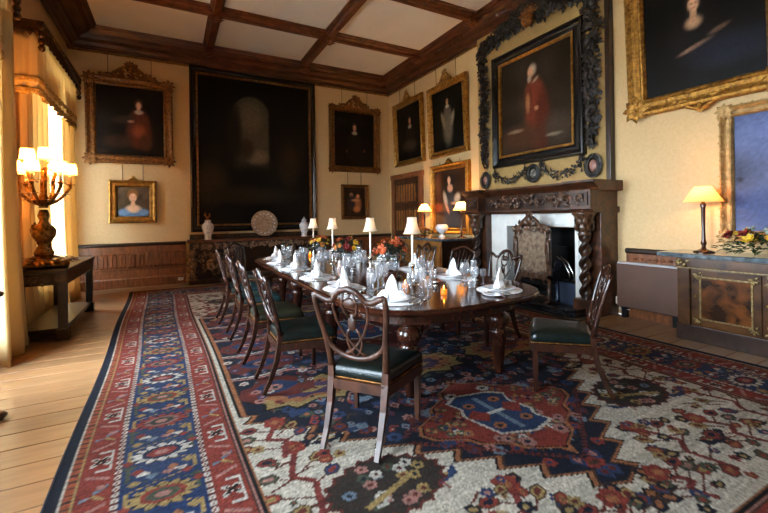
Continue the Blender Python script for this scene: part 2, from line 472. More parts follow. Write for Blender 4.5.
# ---- panelled dado
def dado(name, a, b, out, label, carved=False):
    a = Vector(a); b = Vector(b); out = Vector(out); d = (b - a); Ln = d.length; d.normalize()
    root = struct(empty(name, a), label, 'panelling')
    z = lambda p: (Vector(p) - a)
    def bar(nm, pr, m='panel_wood'):
        o = MB().sweep(pr, (0, 0, 0), d * Ln, out).build(nm, m, root)
    bar('backing', [(0, .0), (.02, .0), (.02, .88), (0, .88)])
    bar('skirting', [(0, 0), (.05, 0), (.05, .17), (.035, .2), (0, .2)])
    bar('bottom_rail', [(0, .2), (.034, .2), (.034, .36), (.042, .37), (.042, .39), (0, .39)])
    bar('top_rail', [(0, .72), (.034, .72), (.034, .86), (0, .86)])
    bar('cap', [(0, .86), (.05, .86), (.065, .885), (.065, .91), (.04, .93), (0, .93)], 'dark_oak')
    n = max(1, int(Ln / .155)); pw = Ln / n
    proto = None
    for i in range(n):
        if proto is None:
            m = MB()
            for r_ in range(2):
                t0 = .012 + r_ * (pw - .024) / 2
                P = [(.018, .4), (.046, .43), (.046, .68), (.018, .71)]
                m.sweep(P, d * (t0 + .008), d * (t0 + (pw - .024) / 2 - .012), out)
            proto = m.build('panel', 'panel_wood', root)
        else:
            c = proto.copy(); COL.objects.link(c); c.location = d * (pw * i)
    st = None
    for i in range(0, n + 1, 3):
        if st is None: st = MB().sweep([(0, .39), (.036, .39), (.036, .72), (0, .72)], d * (-.015), d * .02, out).build('stile', 'panel_wood', root)
        else:
            c = st.copy(); COL.objects.link(c); c.location = d * min(pw * i, Ln - .02)
    if carved:
        m = MB()
        s = .05
        while s < Ln - .05:
            m.ell(d * s + out * .036 + Vector((0, 0, .79)), (.03, .03, .022), seg=6, rings=3); s += .085
        m.build('carving', 'panel_wood', root)
    return root
dado('trim_6', (XL, YB, 0), (.26, YB, 0), (0, -1, 0), 'brown linenfold panelling beside the carved sideboard')
dado('trim_7', (3.36, YB, 0), (XR, YB, 0), (0, -1, 0), 'brown linenfold panelling in the corner by the door')
dado('trim_8', (XR, YN, 0), (XR, 3.2, 0), (-1, 0, 0), 'brown carved panelling behind the wall heater', True)
dado('trim_9', (XR, 5.9, 0), (XR, 8.1, 0), (-1, 0, 0), 'brown panelling behind the marble-topped side cabinet')
so = MB().bx(.1, .2, YB - .065, YB - .05, .07, .13).build('wall_socket', 'plastic_white')
so2 = MB().bx(.125, .175, YB - .068, YB - .065, .085, .115).build('socket_face', 'heater_grille', so)
tag(so, 'small white wall socket on the skirting beside the sideboard', 'socket')

# ---- corner door
dr = struct(empty('door_1', (XR, 8.15, 0)), 'brown panelled wooden door near the room corner', 'door')
m = MB(); m.bx(-.06, 0, 0, .16, 0, 2.42).bx(-.06, 0, 1.38, 1.54, 0, 2.42).bx(-.07, 0, -.03, 1.57, 2.42, 2.55)
m.build('door_frame', 'door_wood', dr, bevel=.006)
lf = MB().bx(-.035, 0, .16, 1.38, 0, 2.42).build('door_leaf', 'mantel_wood', dr)
for (z0, z1) in ((1.75, 2.3), (.98, 1.62), (.15, .86)):
    for c in range(2):
        y0 = .26 + c * .54
        pn = MB().bx(-.045, -.03, y0, y0 + .46, z0, z1).build('panel', 'mantel_wood', lf, bevel=.006)
        if c == 0: pass
    for c in range(8):
        y0 = .30 + c * .13
        MB().bx(-.058, -.04, y0, y0 + .07, z0 + .05, z1 - .05).build('panel_rib', 'side_wood', lf, bevel=.012)  # ribs paler than the leaf: light on the relief put into colour
MB().ell((-.07, .25, 1.0), (.03, .03, .03), seg=10, rings=6).build('door_knob', 'brass', dr)

# ---- windows' curtains and pelmets
def curtain(y0, y1, x, label, ztop=3.6, folds=5, seed=1, flare=.1):
    rnd = random.Random(seed); n = folds * 10; rows = 14; vs = []; fs = []
    ph = rnd.random() * 6
    for j in range(rows + 1):
        z = ztop * j / rows; t = 1 - j / rows
        for i in range(n + 1):
            s = i / n; yy = y0 + (y1 - y0) * s
            yy += (s - .5) * flare * t * t
            amp = .055 + .03 * math.sin(3.1 * s * folds + ph)
            xx = x + amp * math.sin(2 * PI * folds * s + .5 * math.sin(5 * s + ph) + .25 * t) + .06 * t ** 3
            vs.append((xx, yy, z + .006))
    for j in range(rows):
        for i in range(n):
            a = j * (n + 1) + i; fs.append((a, a + 1, a + n + 2, a + n + 1))
    o = MB().add(vs, fs, True).build('curtain', 'curtain')
    s = o.modifiers.new('cloth', 'SOLIDIFY'); s.thickness = .012
    return tag(o, label, 'curtain')
def pelmet(y0, y1, label, lab2):
    root = thing('pelmet', label, 'pelmet', (XL, y0, 0))
    L_ = y1 - y0; D = .31
    prof = [(0, 3.88), (D - .03, 3.88), (D, 3.93), (D, 3.97), (D + .03, 4.0), (D + .03, 4.04), (0, 4.04)]
    MB().sweep(prof, (0, 0, 0), (0, L_, 0), (1, 0, 0)).build('cornice_board', 'pelmet_gilt', root)
    m = MB(); s = .06
    while s < L_ - .03:
        m.leaf((D + .01, s, 3.93), (.5, random.uniform(-.6, .6), -1), (1, 0, .3), .15, .09)
        m.ell((D + .03, s + .05, 3.99), (.03, .035, .035), seg=6, rings=4); s += .1
    for s in (0, L_):
        for z in (3.95, 3.85, 3.76, 3.68): m.ell((D + .01, s, z), (.04, .05, .05), seg=7, rings=4)
        for q in range(4): m.leaf((.06 + q * .07, s, 3.95), (0, .1 if s else -.1, -1), (0, -1 if s == 0 else 1, .2), .12, .08)
    m.build('carving', 'pelmet_gilt', root)
    vs = []; fs = []
    path = [(0.02, .03)] + [(D - .04, .03)]
    pts = []
    for i in range(13): pts.append((.02 + (D - .06) * i / 12, .03, 0, -1))
    n = int(L_ * 36)
    for i in range(1, n): pts.append((D - .04, .03 + (L_ - .06) * i / n, 1, 0))
    for i in range(13): pts.append((D - .04 - (D - .06) * i / 12, L_ - .03, 0, 1))
    rows = 6
    def grid(z0, z1, off, nm, mt, par):
        vs = []; fs = []
        for j in range(rows + 1):
            t = j / rows
            for i, (px, py, nx, ny) in enumerate(pts):
                w = .022 * math.sin(i * .9) * (.4 + .6 * t) + off
                zz = z0 + (z1 - z0) * t + (.03 * math.sin(i * .23) if t == 1 else 0)
                vs.append((px + nx * w, py + ny * w, zz))
        for j in range(rows):
            for i in range(len(pts) - 1):
                a = j * len(pts) + i; fs.append((a, a + 1, a + len(pts) + 1, a + len(pts)))
        o = MB().add(vs, fs, True).build(nm, mt, par)
        o.modifiers.new('cloth', 'SOLIDIFY').thickness = .008
        return o
    va = grid(3.9, 3.12, 0, 'valance', 'curtain', root)
    grid(3.3, 3.22, .016, 'braid', 'curtain_trim', va)
    grid(3.16, 3.06, .014, 'fringe', 'curtain_trim', va)
    return root
pelmet(6.68, 9.02, 'gilt carved pelmet with golden valance above the far window near the corner', '')
pelmet(3.35, 5.74, 'gilt carved pelmet with cream valance over the window next to candelabra console', '')
pelmet(.1, 2.45, 'gilt carved pelmet with cream valance over the third window from the sideboard', '')
curtain(6.74, 7.95, -1.72, 'golden curtain hanging behind the lit candelabra', seed=2)
curtain(8.15, 9.1, -1.62, 'cream curtain hanging in the corner beside the end wall', seed=3, flare=.04)
curtain(5.12, 5.78, -1.53, 'long cream curtain puddling on the floor by the console table', seed=4, flare=.12, folds=4)
curtain(1.95, 2.42, -1.6, 'cream curtain on the console-facing side of the third window', seed=6)
curtain(.12, .6, -1.6, 'cream curtain on the far-from-console side of the third window', seed=8)

# ================================================================== rug: woven pattern held as point colours on a fine grid
RX0, RX1, RY0, RY1 = -.56, 4.62, -.08, 9.12
RCX = 2.03
st = .0105
nx = int((RX1 - RX0) / st) + 1; ny = int((RY1 - RY0) / st) + 1
gx = np.linspace(RX0, RX1, nx); gy = np.linspace(RY0, RY1, ny)
GX, GY = np.meshgrid(gx, gy)
IMG = np.zeros((ny, nx, 3), np.float32)
IV, NV, RD, DR, OR, BR, BL, LB, YE, GN, PK, WH, BK = [np.array(c, np.float32) for c in (
    (184, 172, 152), (27, 29, 40), (130, 46, 35), (94, 36, 29), (150, 88, 50), (66, 43, 32), (40, 54, 88), (98, 112, 126), (150, 120, 66), (66, 72, 54), (158, 104, 92), (182, 172, 157), (26, 21, 20))]
def sub(x0, x1, y0, y1):
    i0 = max(0, int((x0 - RX0) / st) - 1); i1 = min(nx, int((x1 - RX0) / st) + 3); j0 = max(0, int((y0 - RY0) / st) - 1); j1 = min(ny, int((y1 - RY0) / st) + 3)
    return slice(j0, j1), slice(i0, i1)
def rpoly(P, c, mirror=True):
    for mx in ((0, 1) if mirror else (0,)):
        Q = [((2 * RCX - x) if mx else x, y) for x, y in P]
        xs = [q[0] for q in Q]; ys = [q[1] for q in Q]
        s = sub(min(xs), max(xs), min(ys), max(ys)); X = GX[s]; Y = GY[s]
        if X.size == 0: continue
        ins = np.zeros(X.shape, bool); n = len(Q)
        for i in range(n):
            (xa, ya), (xb, yb) = Q[i], Q[i - 1]
            if ya == yb: continue
            ins ^= ((ya > Y) != (yb > Y)) & (X < (xb - xa) * (Y - ya) / (yb - ya) + xa)
        IMG[s][ins] = c
def rell(cx, cy, rx, ry, c, mirror=True, p=2):
    for mx in ((0, 1) if mirror else (0,)):
        x_ = 2 * RCX - cx if mx else cx
        s = sub(x_ - rx, x_ + rx, cy - ry, cy + ry)
        if GX[s].size == 0: continue
        IMG[s][(np.abs((GX[s] - x_) / rx) ** p + np.abs((GY[s] - cy) / ry) ** p) < 1] = c
def rline(P, w, c, mirror=True):
    for (xa, ya), (xb, yb) in zip(P[:-1], P[1:]):
        dx, dy = xb - xa, yb - ya; L_ = math.hypot(dx, dy) or 1; ox, oy = -dy / L_ * w / 2, dx / L_ * w / 2
        rpoly([(xa + ox, ya + oy), (xb + ox, yb + oy), (xb - ox, yb - oy), (xa - ox, ya - oy)], c, mirror)
def rdia(cx, cy, rx, ry, c, mirror=True): rell(cx, cy, rx, ry, c, mirror, 1)
def rflower(cx, cy, r, c1, c2, n=6, mirror=True):
    for k in range(n):
        a = 2 * PI * k / n + .3; rell(cx + r * .62 * math.cos(a), cy + r * .62 * math.sin(a), r * .4, r * .4, c1, mirror)
    rell(cx, cy, r * .38, r * .38, c2, mirror)
def rleaf(cx, cy, l, w, a, c1, c2, mirror=True):
    ca, sa = math.cos(a), math.sin(a)
    T = lambda u, v: (cx + u * ca - v * sa, cy + u * sa + v * ca)
    rpoly([T(-l * 1.18, 0), T(-l * .38, w * 1.25), T(l * .58, w * 1.25), T(l * 1.18, 0), T(l * .58, -w * 1.25), T(-l * .38, -w * 1.25)], BR, mirror)
    rpoly([T(-l, 0), T(-l * .3, w), T(l * .5, w), T(l, 0), T(l * .5, -w), T(-l * .3, -w)], c1, mirror)
    rpoly([T(-l * .6, 0), T(-l * .2, w * .5), T(l * .4, w * .5), T(l * .6, 0), T(l * .4, -w * .5), T(-l * .2, -w * .5)], c2, mirror)
rng = random.Random(11)
DX = np.minimum(GX - RX0, RX1 - GX); DY = np.minimum(GY - RY0, RY1 - GY)
D = np.minimum(DX, DY)
# --- field
IMG[:] = IV
CYR = (RY0 + RY1) / 2
Yf = np.where(GY < CYR, GY, 2 * CYR - GY)             # mirrored end to end
ax = np.abs(GX - RCX)
saw = np.abs(((Yf / .17) % 1.0) - .5) * .3
hw = np.clip((Yf - 1.05) * .92 - saw, -1, 1.62)
d = hw - ax
IMG[d > 0] = BK; IMG[d > .018] = OR; IMG[d > .05] = BR; IMG[d > .068] = NV
rngf = np.random.RandomState(5)
# rows of small blossoms scattered over the navy ground
def inside(x, y, mg=.1):
    yf = y if y < CYR else 2 * CYR - y
    return min((yf - 1.1) * .92, 1.62) - abs(x - RCX) > mg
for _ in range(1300):
    x = rng.uniform(.45, RCX); y = rng.uniform(1.3, 7.9)
    if not inside(x, y, .17): continue
    q = rng.random(); s = rng.uniform(.025, .055)
    c1, c2 = rng.choice([(PK, DR), (LB, RD), (BR, NV), (LB, DR), (RD, BR), (GN, OR), (RD, BL), (DR, PK), (BL, DR), (DR, BL), (BL, PK), (BL, NV)])
    if q < .45: rflower(x, y, s, c1, c2)
    elif q < .7: rdia(x, y, s, s * 1.3, c1); rdia(x, y, s * .5, s * .6, c2)
    elif q < .85: rline([(x - s, y - s), (x, y + s), (x + s * 1.5, y)], .014, c1)
    else: rpoly([(x - s, y - s), (x - s, y + s), (x + s * 1.6, y + s * .6), (x + s * 1.6, y - s * .6)], c1)
# --- stepped medallions up the middle
def stepped(cx, cy, a, b, q, layers):
    s = sub(cx - a - .1, cx + a + .1, cy - b - .1, cy + b + .1); X = GX[s]; Y = GY[s]
    yy = np.abs(Y - cy); zig = np.abs(((yy / q) % 1) - .5) * q * .7
    d = a * (1 - yy / b) - np.abs(X - cx) - zig
    d = np.where(yy < b, d, -1)
    for off, c in layers: IMG[s][d > off] = c
def teeth(cx, cy, a, b, c, n=26):
    for k in range(n):
        t = k / n
        for sy in (-1, 1):
            x = cx - a * t; y = cy + sy * b * (1 - t)
            rpoly([(x, y), (x - .045, y + sy * .012), (x - .03, y + sy * .045)], c)
def star(cx, cy, a, b, c0, c1):
    P = [(-.43, 1.04), (.1, .95), (.62, .88), (1.02, .62), (.82, .3), (.96, -.27), (.8, -.5), (.93, -.84), (.14, -1.0), (-.35, -.85), (-.74, -.75), (-.86, -.3), (-.98, .17), (-.78, .45), (-.92, .82)]
    rpoly([(cx + a * u * 1.1, cy + b * v * 1.07) for u, v in P], WH, False); rpoly([(cx + a * u, cy + b * v) for u, v in P], c0, False)
    for sx, sy in ((-1, 0), (1, 0)): rpoly([(cx + sx * a * .25, cy), (cx + sx * a * .6, cy + b * .3), (cx + sx * a * 1.02, cy + .02), (cx + sx * a * .6, cy - b * .3)], c1, False)
    rline([(cx, cy - b * .8), (cx, cy + b * .8)], .035, LB, False); rline([(cx - .07, cy), (cx + .07, cy)], .03, WH, False)
    for sx in (-1, 1):
        for sy in (-1, 1): rell(cx + sx * a * .5, cy + sy * b * .5, .045, .04, OR, False); rell(cx + sx * a * .5, cy + sy * b * .5, .02, .018, NV, False)
def medallion(cy, a, b, base, edge, st_c, st_2, sa, sb):
    teeth(RCX, cy, a + .02, b + .02, DR)
    stepped(RCX, cy, a, b, .17, [(0, OR), (.03, BK), (.045, base)])
    for k in range(90):
        x = RCX - rng.uniform(.05, a * .9); y = cy + rng.uniform(-b, b) * .9
        if a * (1 - abs(y - cy) / b) - abs(x - RCX) < .12: continue
        c1, c2 = rng.choice([(NV, WH), (WH, NV), (OR, BL), (YE, DR), (BL, OR), (PK, NV), (GN, YE)])
        if rng.random() < .5: rflower(x, y, rng.uniform(.03, .055), c1, c2)
        else:
            for u in range(2):
                for v in range(2): rdia(x + u * .035, y + v * .035, .02, .02, (c1, c2)[(u + v) % 2])
    star(RCX - .03, cy, sa, sb, st_c, st_2)
medallion(2.1, .74, .6, RD, OR, BL, RD, .24, .3)
medallion(CYR, 1.35, 1.15, DR, OR, BL, RD, .34, .42)
medallion(2 * CYR - 2.1, .74, .6, RD, OR, BL, RD, .24, .3)
for cy in (3.12, 2 * CYR - 3.12):                       # tawny cartouches between the medallions
    for x0 in (1.0, RCX):
        P = [(-.5, 0), (-.4, .1), (-.42, .2), (-.25, .2), (-.2, .28), (0, .2), (.2, .28), (.25, .2), (.42, .2), (.4, .1), (.5, 0), (.4, -.1), (.42, -.2), (.25, -.2), (.2, -.28), (0, -.2), (-.2, -.28), (-.25, -.2), (-.42, -.2), (-.4, -.1)]
        rpoly([(x0 + u, cy + v) for u, v in P], BK); rpoly([(x0 + u * .93, cy + v * .9) for u, v in P], YE); rpoly([(x0 + u * .75, cy + v * .66) for u, v in P], OR)
        rpoly([(x0 + u * .5, cy + v * .45) for u, v in P], np.array((70, 50, 74), np.float32)); rdia(x0, cy, .14, .06, YE)
        for k in range(12): rell(x0 - .42 + k * .077, cy + .15 * math.sin(k * 2.1), .018, .018, (DR, NV)[k % 2])
for cy in np.arange(3.3, 2 * CYR - 3.2, .62):           # red and blue cartouches down the sides
    rpoly([(.46, cy - .1), (.5, cy + .06), (.6, cy + .1), (.66, cy + .24), (.9, cy + .2), (1.1, cy + .05), (1.04, cy - .16), (.85, cy - .22), (.66, cy - .14), (.56, cy - .22)], DR); rpoly([(.57, cy), (.67, cy + .1), (.82, cy + .14), (.97, cy), (.82, cy - .1), (.67, cy - .11)], BL * .9)
    for k in range(16): rflower(rng.uniform(.48, 1.2), cy + rng.uniform(-.28, .28), rng.uniform(.02, .045), *rng.choice([(PK, DR), (LB, DR), (BL, PK), (BR, LB), (RD, NV), (WH, RD)]))
    rflower(.76, cy, .06, PK, NV, 7)
    rline([(.46, cy + .31), (.7, cy + .27), (.95, cy + .33), (1.15, cy + .25)], .03, PK); rline([(.46, cy + .35), (.7, cy + .31), (.95, cy + .37)], .02, WH)
# --- ivory ends: branching trees, birds and half medallions
def tree(x, y, sx, sy, h):
    T = lambda u, v: (x + u * sx, y + v * sy)
    rline([T(0, 0), T(.06, h * .45), T(-.04, h * .6), T(.05, h)], .035, np.array((120, 46, 40), np.float32))
    for k in range(7):
        t = .12 + k * .13; s = -1 if k % 2 else 1; l = .2 - .015 * k
        a = T(.02, h * t); b = T(s * l, h * t + .09)
        rline([a, b], .012, DR)
        c1, c2 = [(NV, OR), (RD, YE), (BL, RD), (GN, PK), (YE, DR), (RD, NV)][k % 6]
        rleaf(b[0], b[1], .055, .032, .4 * s * sx + .3, c1, c2)
    f = T(.05, h + .03); rflower(f[0], f[1], .075, RD, OR, 6)
def bird(x, y, s=1.0, c=BL):
    rpoly([(x - .1 * s, y), (x - .02 * s, y + .05 * s), (x + .08 * s, y + .02 * s), (x + .16 * s, y + .07 * s), (x + .13 * s, y - .02 * s), (x, y - .05 * s)], c)
    rell(x - .11 * s, y + .045 * s, .03 * s, .028 * s, c); rline([(x, y - .04 * s), (x + .01 * s, y - .1 * s)], .014, RD); rline([(x - .03 * s, y + .02 * s), (x + .08 * s, y + .01 * s)], .016, YE)
for e in (0, 1):
    Yv = (lambda v: v) if e == 0 else (lambda v: 2 * CYR - v)
    sg = 1 if e == 0 else -1
    for (x, y, h) in ((.52, .98, .62), (.58, 1.75, .6), (1.42, .98, .5), (1.78, .93, .22)): tree(x, Yv(y), 1, sg, h)
    tree(.95, Yv(1.0), 1, sg, .34)
    tree(.56, Yv(2.3), 1, sg, .4)
    for (x, y, c) in ((.66, 1.62, BL), (.82, 2.36, NV), (1.2, 1.72, BL), (1.16, 1.18, NV)): bird(x, Yv(y), .9, c)
    P = []
    for k in range(40):
        a = 2 * PI * k / 40; r = 1.0 if k % 2 else .88; P.append((.95 + .33 * r * math.cos(a) * (1 + .1 * math.cos(2 * a)), Yv(1.82) + .25 * r * math.sin(a)))
    rpoly(P, DR); rpoly([(.95 + (u - .95) * .93, Yv(1.82) + (v - Yv(1.82)) * .93) for u, v in P], np.array((50, 40, 34), np.float32))
    for k in range(20):
        a = rng.random() * 6.28; r = rng.random() ** .5 * .8
        rflower(.95 + .3 * r * math.cos(a), Yv(1.82) + .22 * r * math.sin(a), .038, rng.choice([WH, YE, GN, PK, LB]), rng.choice([DR, NV]), 5)
    rline([(.78, Yv(1.7)), (1.1, Yv(1.82))], .035, YE)
    for _ in range(150):
        x = rng.uniform(.42, 1.95); y = rng.uniform(.9, 2.7)
        if inside(x, y, -.12) or ((x - .95) / .4) ** 2 + ((y - 1.82) / .33) ** 2 < 1: continue
        s = rng.uniform(.02, .045); c1, c2 = rng.choice([(NV, YE), (RD, NV), (GN, RD), (YE, DR), (BL, PK), (RD, OR)])
        q = rng.random()
        if q < .4: rflower(x, Yv(y), s, c1, c2, 5)
        elif q < .8: rleaf(x, Yv(y), s * 1.3, s * .8, rng.uniform(-1, 1), c1, c2)
        else: rline([(x - s * 2, Yv(y)), (x + s * 2, Yv(y + .05))], .014, DR)
# --- borders, mitred at the corners
S = np.where(DX < DY, GY, GX)
def band(a, b): return (D >= a) & (D < b)
IMG[band(0, .945)] = DR
IMG[band(0, .06)] = NV; IMG[band(.06, .068)] = IV
z = band(.068, .125); IMG[z] = np.array((150, 66, 38), np.float32); IMG[z & ((S % .06) < .014)] = BR; IMG[z & (D > .115)] = YE
def guard(a, b, base):
    z = band(a, b); IMG[z] = base; w = b - a; c = (a + b) / 2; t = (S % .62) - .31; e = D - c
    IMG[z & (np.abs(np.abs(t) - .1) < .01) & (e > -w * .1) & (e < w * .36)] = WH
    IMG[z & (np.abs(e - w * .33) < .007) & (np.abs(t) < .1)] = WH
    IMG[z & (np.abs(np.abs(t) - .17 - e * .5) < .012) & (np.abs(e) < w * .4)] = PK
    rr = np.hypot(t, e * 1.05); an = np.arctan2(e, t)
    IMG[z & (rr < .066 * (.62 + .38 * np.cos(4 * an + 3.1)))] = WH; IMG[z & (rr < .045 * (.6 + .4 * np.cos(4 * an + 3.1)))] = BK
    t2 = ((S + .31) % .62) - .31
    IMG[z & (np.abs(t2 - e * .8) < .014) & (np.abs(e) < w * .36)] = LB
    IMG[z & (np.abs(t2 + e * .9 + .03) < .012) & (np.abs(e) < w * .3)] = YE
    IMG[z & (np.hypot(t2, e + w * .2) < .028)] = RD; IMG[z & (np.hypot(t2 - .04, e - w * .15) < .022)] = PK
def dotted(a, b):
    z = band(a, b); IMG[z] = np.array((96, 40, 34), np.float32); c = (a + b) / 2
    IMG[z & ((((S % .052) - .026) / .02) ** 2 + ((D - c) / .014) ** 2 < 1)] = WH; IMG[z & ((((S % .052) - .026) / .009) ** 2 + ((D - c) / .007) ** 2 < 1)] = RD
    IMG[band(a, a + .007)] = OR; IMG[band(b - .007, b)] = OR
guard(.125, .275, RD); guard(.735, .885, RD); dotted(.275, .315); dotted(.695, .735)
z = band(.315, .695); IMG[z] = BL
IMG[z & (((S / 1.24) % 1) > .5)] = np.array((30, 46, 84), np.float32)
e = D - .505; per = .42; t = (S % per) - per / 2; idx = np.floor(S / per).astype(int) % 3
vine = .16 * np.clip(1.5 * np.sin(S * 2 * PI / per + 1.2), -1, 1)
IMG[z & (np.abs(e - vine) < .012)] = YE; IMG[z & (np.abs(e + vine) < .009)] = GN
for ox, oy, c in ((.16, .12, RD), (-.16, -.12, RD), (.15, -.13, YE), (-.15, .13, YE), (.195, .03, PK), (.1, .16, GN), (-.1, -.16, GN), (.19, -.05, LB), (-.19, .05, OR), (.06, .17, RD), (-.05, -.17, RD), (.2, .09, WH), (-.2, -.09, WH)):
    IMG[z & (np.abs(t - ox) * 1.1 + np.abs(e - oy) < .034)] = c
rr = np.hypot(t / .095, e / .15); an = np.arctan2(e, t)
ros = z & (rr < 1 + .1 * np.cos(14 * np.arctan2(e / .15, t / .095))); IMG[ros] = np.where((idx == 0)[..., None], WH, np.where((idx == 1)[..., None], RD, YE))[ros]
pet = z & (rr < 1) & (np.cos(14 * np.arctan2(e / .15, t / .095)) < -.75); IMG[pet] = IMG[pet] * .35
r2 = z & (rr < .7); IMG[r2] = np.where((idx == 1)[..., None], PK * .8, np.where((idx == 0)[..., None], BL * .7, RD))[r2]
r3 = z & (rr < .5); IMG[r3] = np.where((idx == 1)[..., None], GN * .8, np.where((idx == 0)[..., None], RD, GN))[r3]
IMG[z & (rr < .25)] = PK
IMG[band(.885, .9)] = BR; IMG[band(.9, .91)] = PK; IMG[band(.91, .93)] = BK; IMG[band(.93, .945)] = OR
lum_ = IMG.mean(-1, keepdims=True)
IMG = (lum_ + .84 * (IMG - lum_)) * .75
IMG *= (1 + .09 * rngf.randn(ny, 1, 1) * .5 + .10 * rngf.randn(ny, nx, 1)).astype(np.float32)    # abrash and wear of the wool
IMG = np.clip(IMG, 0, 255)
# --- mesh
wob = .012 * np.sin(GY * 1.7) * (1 - (GX - RX0) / (RX1 - RX0))
VX = GX - .028 * (GY - 2.5) + wob
co = np.stack([VX, GY, np.full_like(GX, .012)], -1).reshape(-1, 3)
ii = np.arange(ny * nx).reshape(ny, nx)
q = np.stack([ii[:-1, :-1], ii[:-1, 1:], ii[1:, 1:], ii[1:, :-1]], -1).reshape(-1, 4)
me = bpy.data.meshes.new('pile')
me.vertices.add(len(co)); me.vertices.foreach_set('co', co.astype(np.float32).ravel())
me.loops.add(q.size); me.loops.foreach_set('vertex_index', q.astype(np.int32).ravel())
me.polygons.add(len(q)); me.polygons.foreach_set('loop_start', np.arange(0, q.size, 4, dtype=np.int32))
me.update(calc_edges=True)
ca = me.color_attributes.new('paint', 'FLOAT_COLOR', 'POINT')
rgba = np.ones((ny * nx, 4), np.float32); rgba[:, :3] = nlin(IMG.reshape(-1, 3))
ca.data.foreach_set('color', rgba.ravel())
me.materials.append(MATS['rug_pile'])
rug = thing('rug', 'huge red, navy and ivory patterned rug under the dining table', 'rug')
po = bpy.data.objects.new('pile', me); COL.objects.link(po); po.parent = rug
m = MB()
def rx(x, y): return x - .028 * (y - 2.5) + .012 * math.sin(y * 1.7) * (1 - (x - RX0) / (RX1 - RX0))
N_ = 60
for (xa) in (RX0, RX1):
    P = [(rx(xa, RY0 + (RY1 - RY0) * k / N_), RY0 + (RY1 - RY0) * k / N_) for k in range(N_ + 1)]
    m.tube([(x, y, .008) for x, y in P], .0075, 6)
for ya in (RY0, RY1): m.tube([(rx(RX0, ya), ya, .008), (rx(RX1, ya), ya, .008)], .0075, 6)
m.build('binding', 'rug_edge', rug)

# ================================================================== paintings
def canvas_colors(w, h, bgc, blobs, vig=.5, seed=1, lift=1.12, arch=None):
    u, v = np.meshgrid(np.linspace(0, 1, w), np.linspace(0, 1, h)); rs = np.random.RandomState(seed)
    img = np.ones((h, w, 3), np.float32) * np.array(bgc, np.float32)
    lo = rs.randn(7, 7)
    fx = u * 5.99; fy = v * 5.99; i0 = fx.astype(int); j0 = fy.astype(int); a = fx - i0; b = fy - j0
    n = (lo[j0, i0] * (1 - a) + lo[j0, np.minimum(i0 + 1, 6)] * a) * (1 - b) + (lo[np.minimum(j0 + 1, 6), i0] * (1 - a) + lo[np.minimum(j0 + 1, 6), np.minimum(i0 + 1, 6)] * a) * b
    img *= (1 + .18 * n)[..., None]
    asp = h / w
    if arch:                                    # a soft round-headed opening of paler tone
        cx, hw_, v0, v1, col = arch; x_ = np.abs(u - cx); top = v1 + np.sqrt(np.maximum(hw_ ** 2 - x_ ** 2, 0)) / asp
        k = np.clip((hw_ - x_) / .012, 0, 1) * np.clip((top - v) / .012, 0, 1) * np.clip((v - v0) / .12, 0, 1)
        img = img * (1 - k[..., None]) + np.array(col, np.float32) * k[..., None]
    for bl_ in blobs:
        cx, cy, rx_, ry_, col, soft, rot = (list(bl_) + [0])[:7]
        soft = min(.95, soft * (1.7 if rx_ > .03 else 1))
        dx = u - cx; dy = (v - cy) * asp; c, s = math.cos(rot), math.sin(rot)
        e = ((dx * c + dy * s) / rx_) ** 2 + ((-dx * s + dy * c) / (ry_ * asp)) ** 2
        k = np.clip((1.0 + soft - e) / (2 * soft), 0, 1); k = k * k * (3 - 2 * k)
        img = img * (1 - k[..., None]) + np.minimum(np.array(col, np.float32) * lift, 235) * k[..., None]
    img *= (1 + .05 * rs.randn(h, w))[..., None]
    return np.clip(img, 0, 255)
def canvas_obj(parent, W, H, img, dz=0.0):
    """a stretched canvas in the local XZ plane, facing -Y, bottom at z=0, centred on x"""
    h, w = img.shape[:2]
    xs, zs = np.meshgrid(np.linspace(-W / 2, W / 2, w), np.linspace(0, H, h))
    co = np.stack([xs, np.full_like(xs, dz), zs], -1).reshape(-1, 3)
    ii = np.arange(h * w).reshape(h, w)
    q = np.stack([ii[:-1, :-1], ii[:-1, 1:], ii[1:, 1:], ii[1:, :-1]], -1).reshape(-1, 4)
    me = bpy.data.meshes.new('canvas'); me.from_pydata(co.tolist(), [], q.tolist())
    ca = me.color_attributes.new('paint', 'FLOAT_COLOR', 'POINT'); rgba = np.ones((h * w, 4), np.float32); rgba[:, :3] = nlin(img.reshape(-1, 3))
    ca.data.foreach_set('color', rgba.ravel()); me.materials.append(MATS['paint_canvas'])
    o = bpy.data.objects.new('canvas', me); COL.objects.link(o); o.parent = parent
    return o
def frame_mesh(W, H, prof):
    """prof: (distance outward from the sight edge, depth towards viewer)"""
    m = MB(); n = len(prof); vs = []; fs = []
    for (sx, sz) in ((-1, 0), (1, 0), (1, 1), (-1, 1)):
        for d_, e_ in prof:
            vs.append((sx * (W / 2 + d_), -e_, (H + d_) if sz else -d_))
    for k in range(4):
        k2 = (k + 1) % 4
        for i in range(n - 1): fs.append((k * n + i, k2 * n + i, k2 * n + i + 1, k * n + i + 1))
    return m.add(vs, fs)
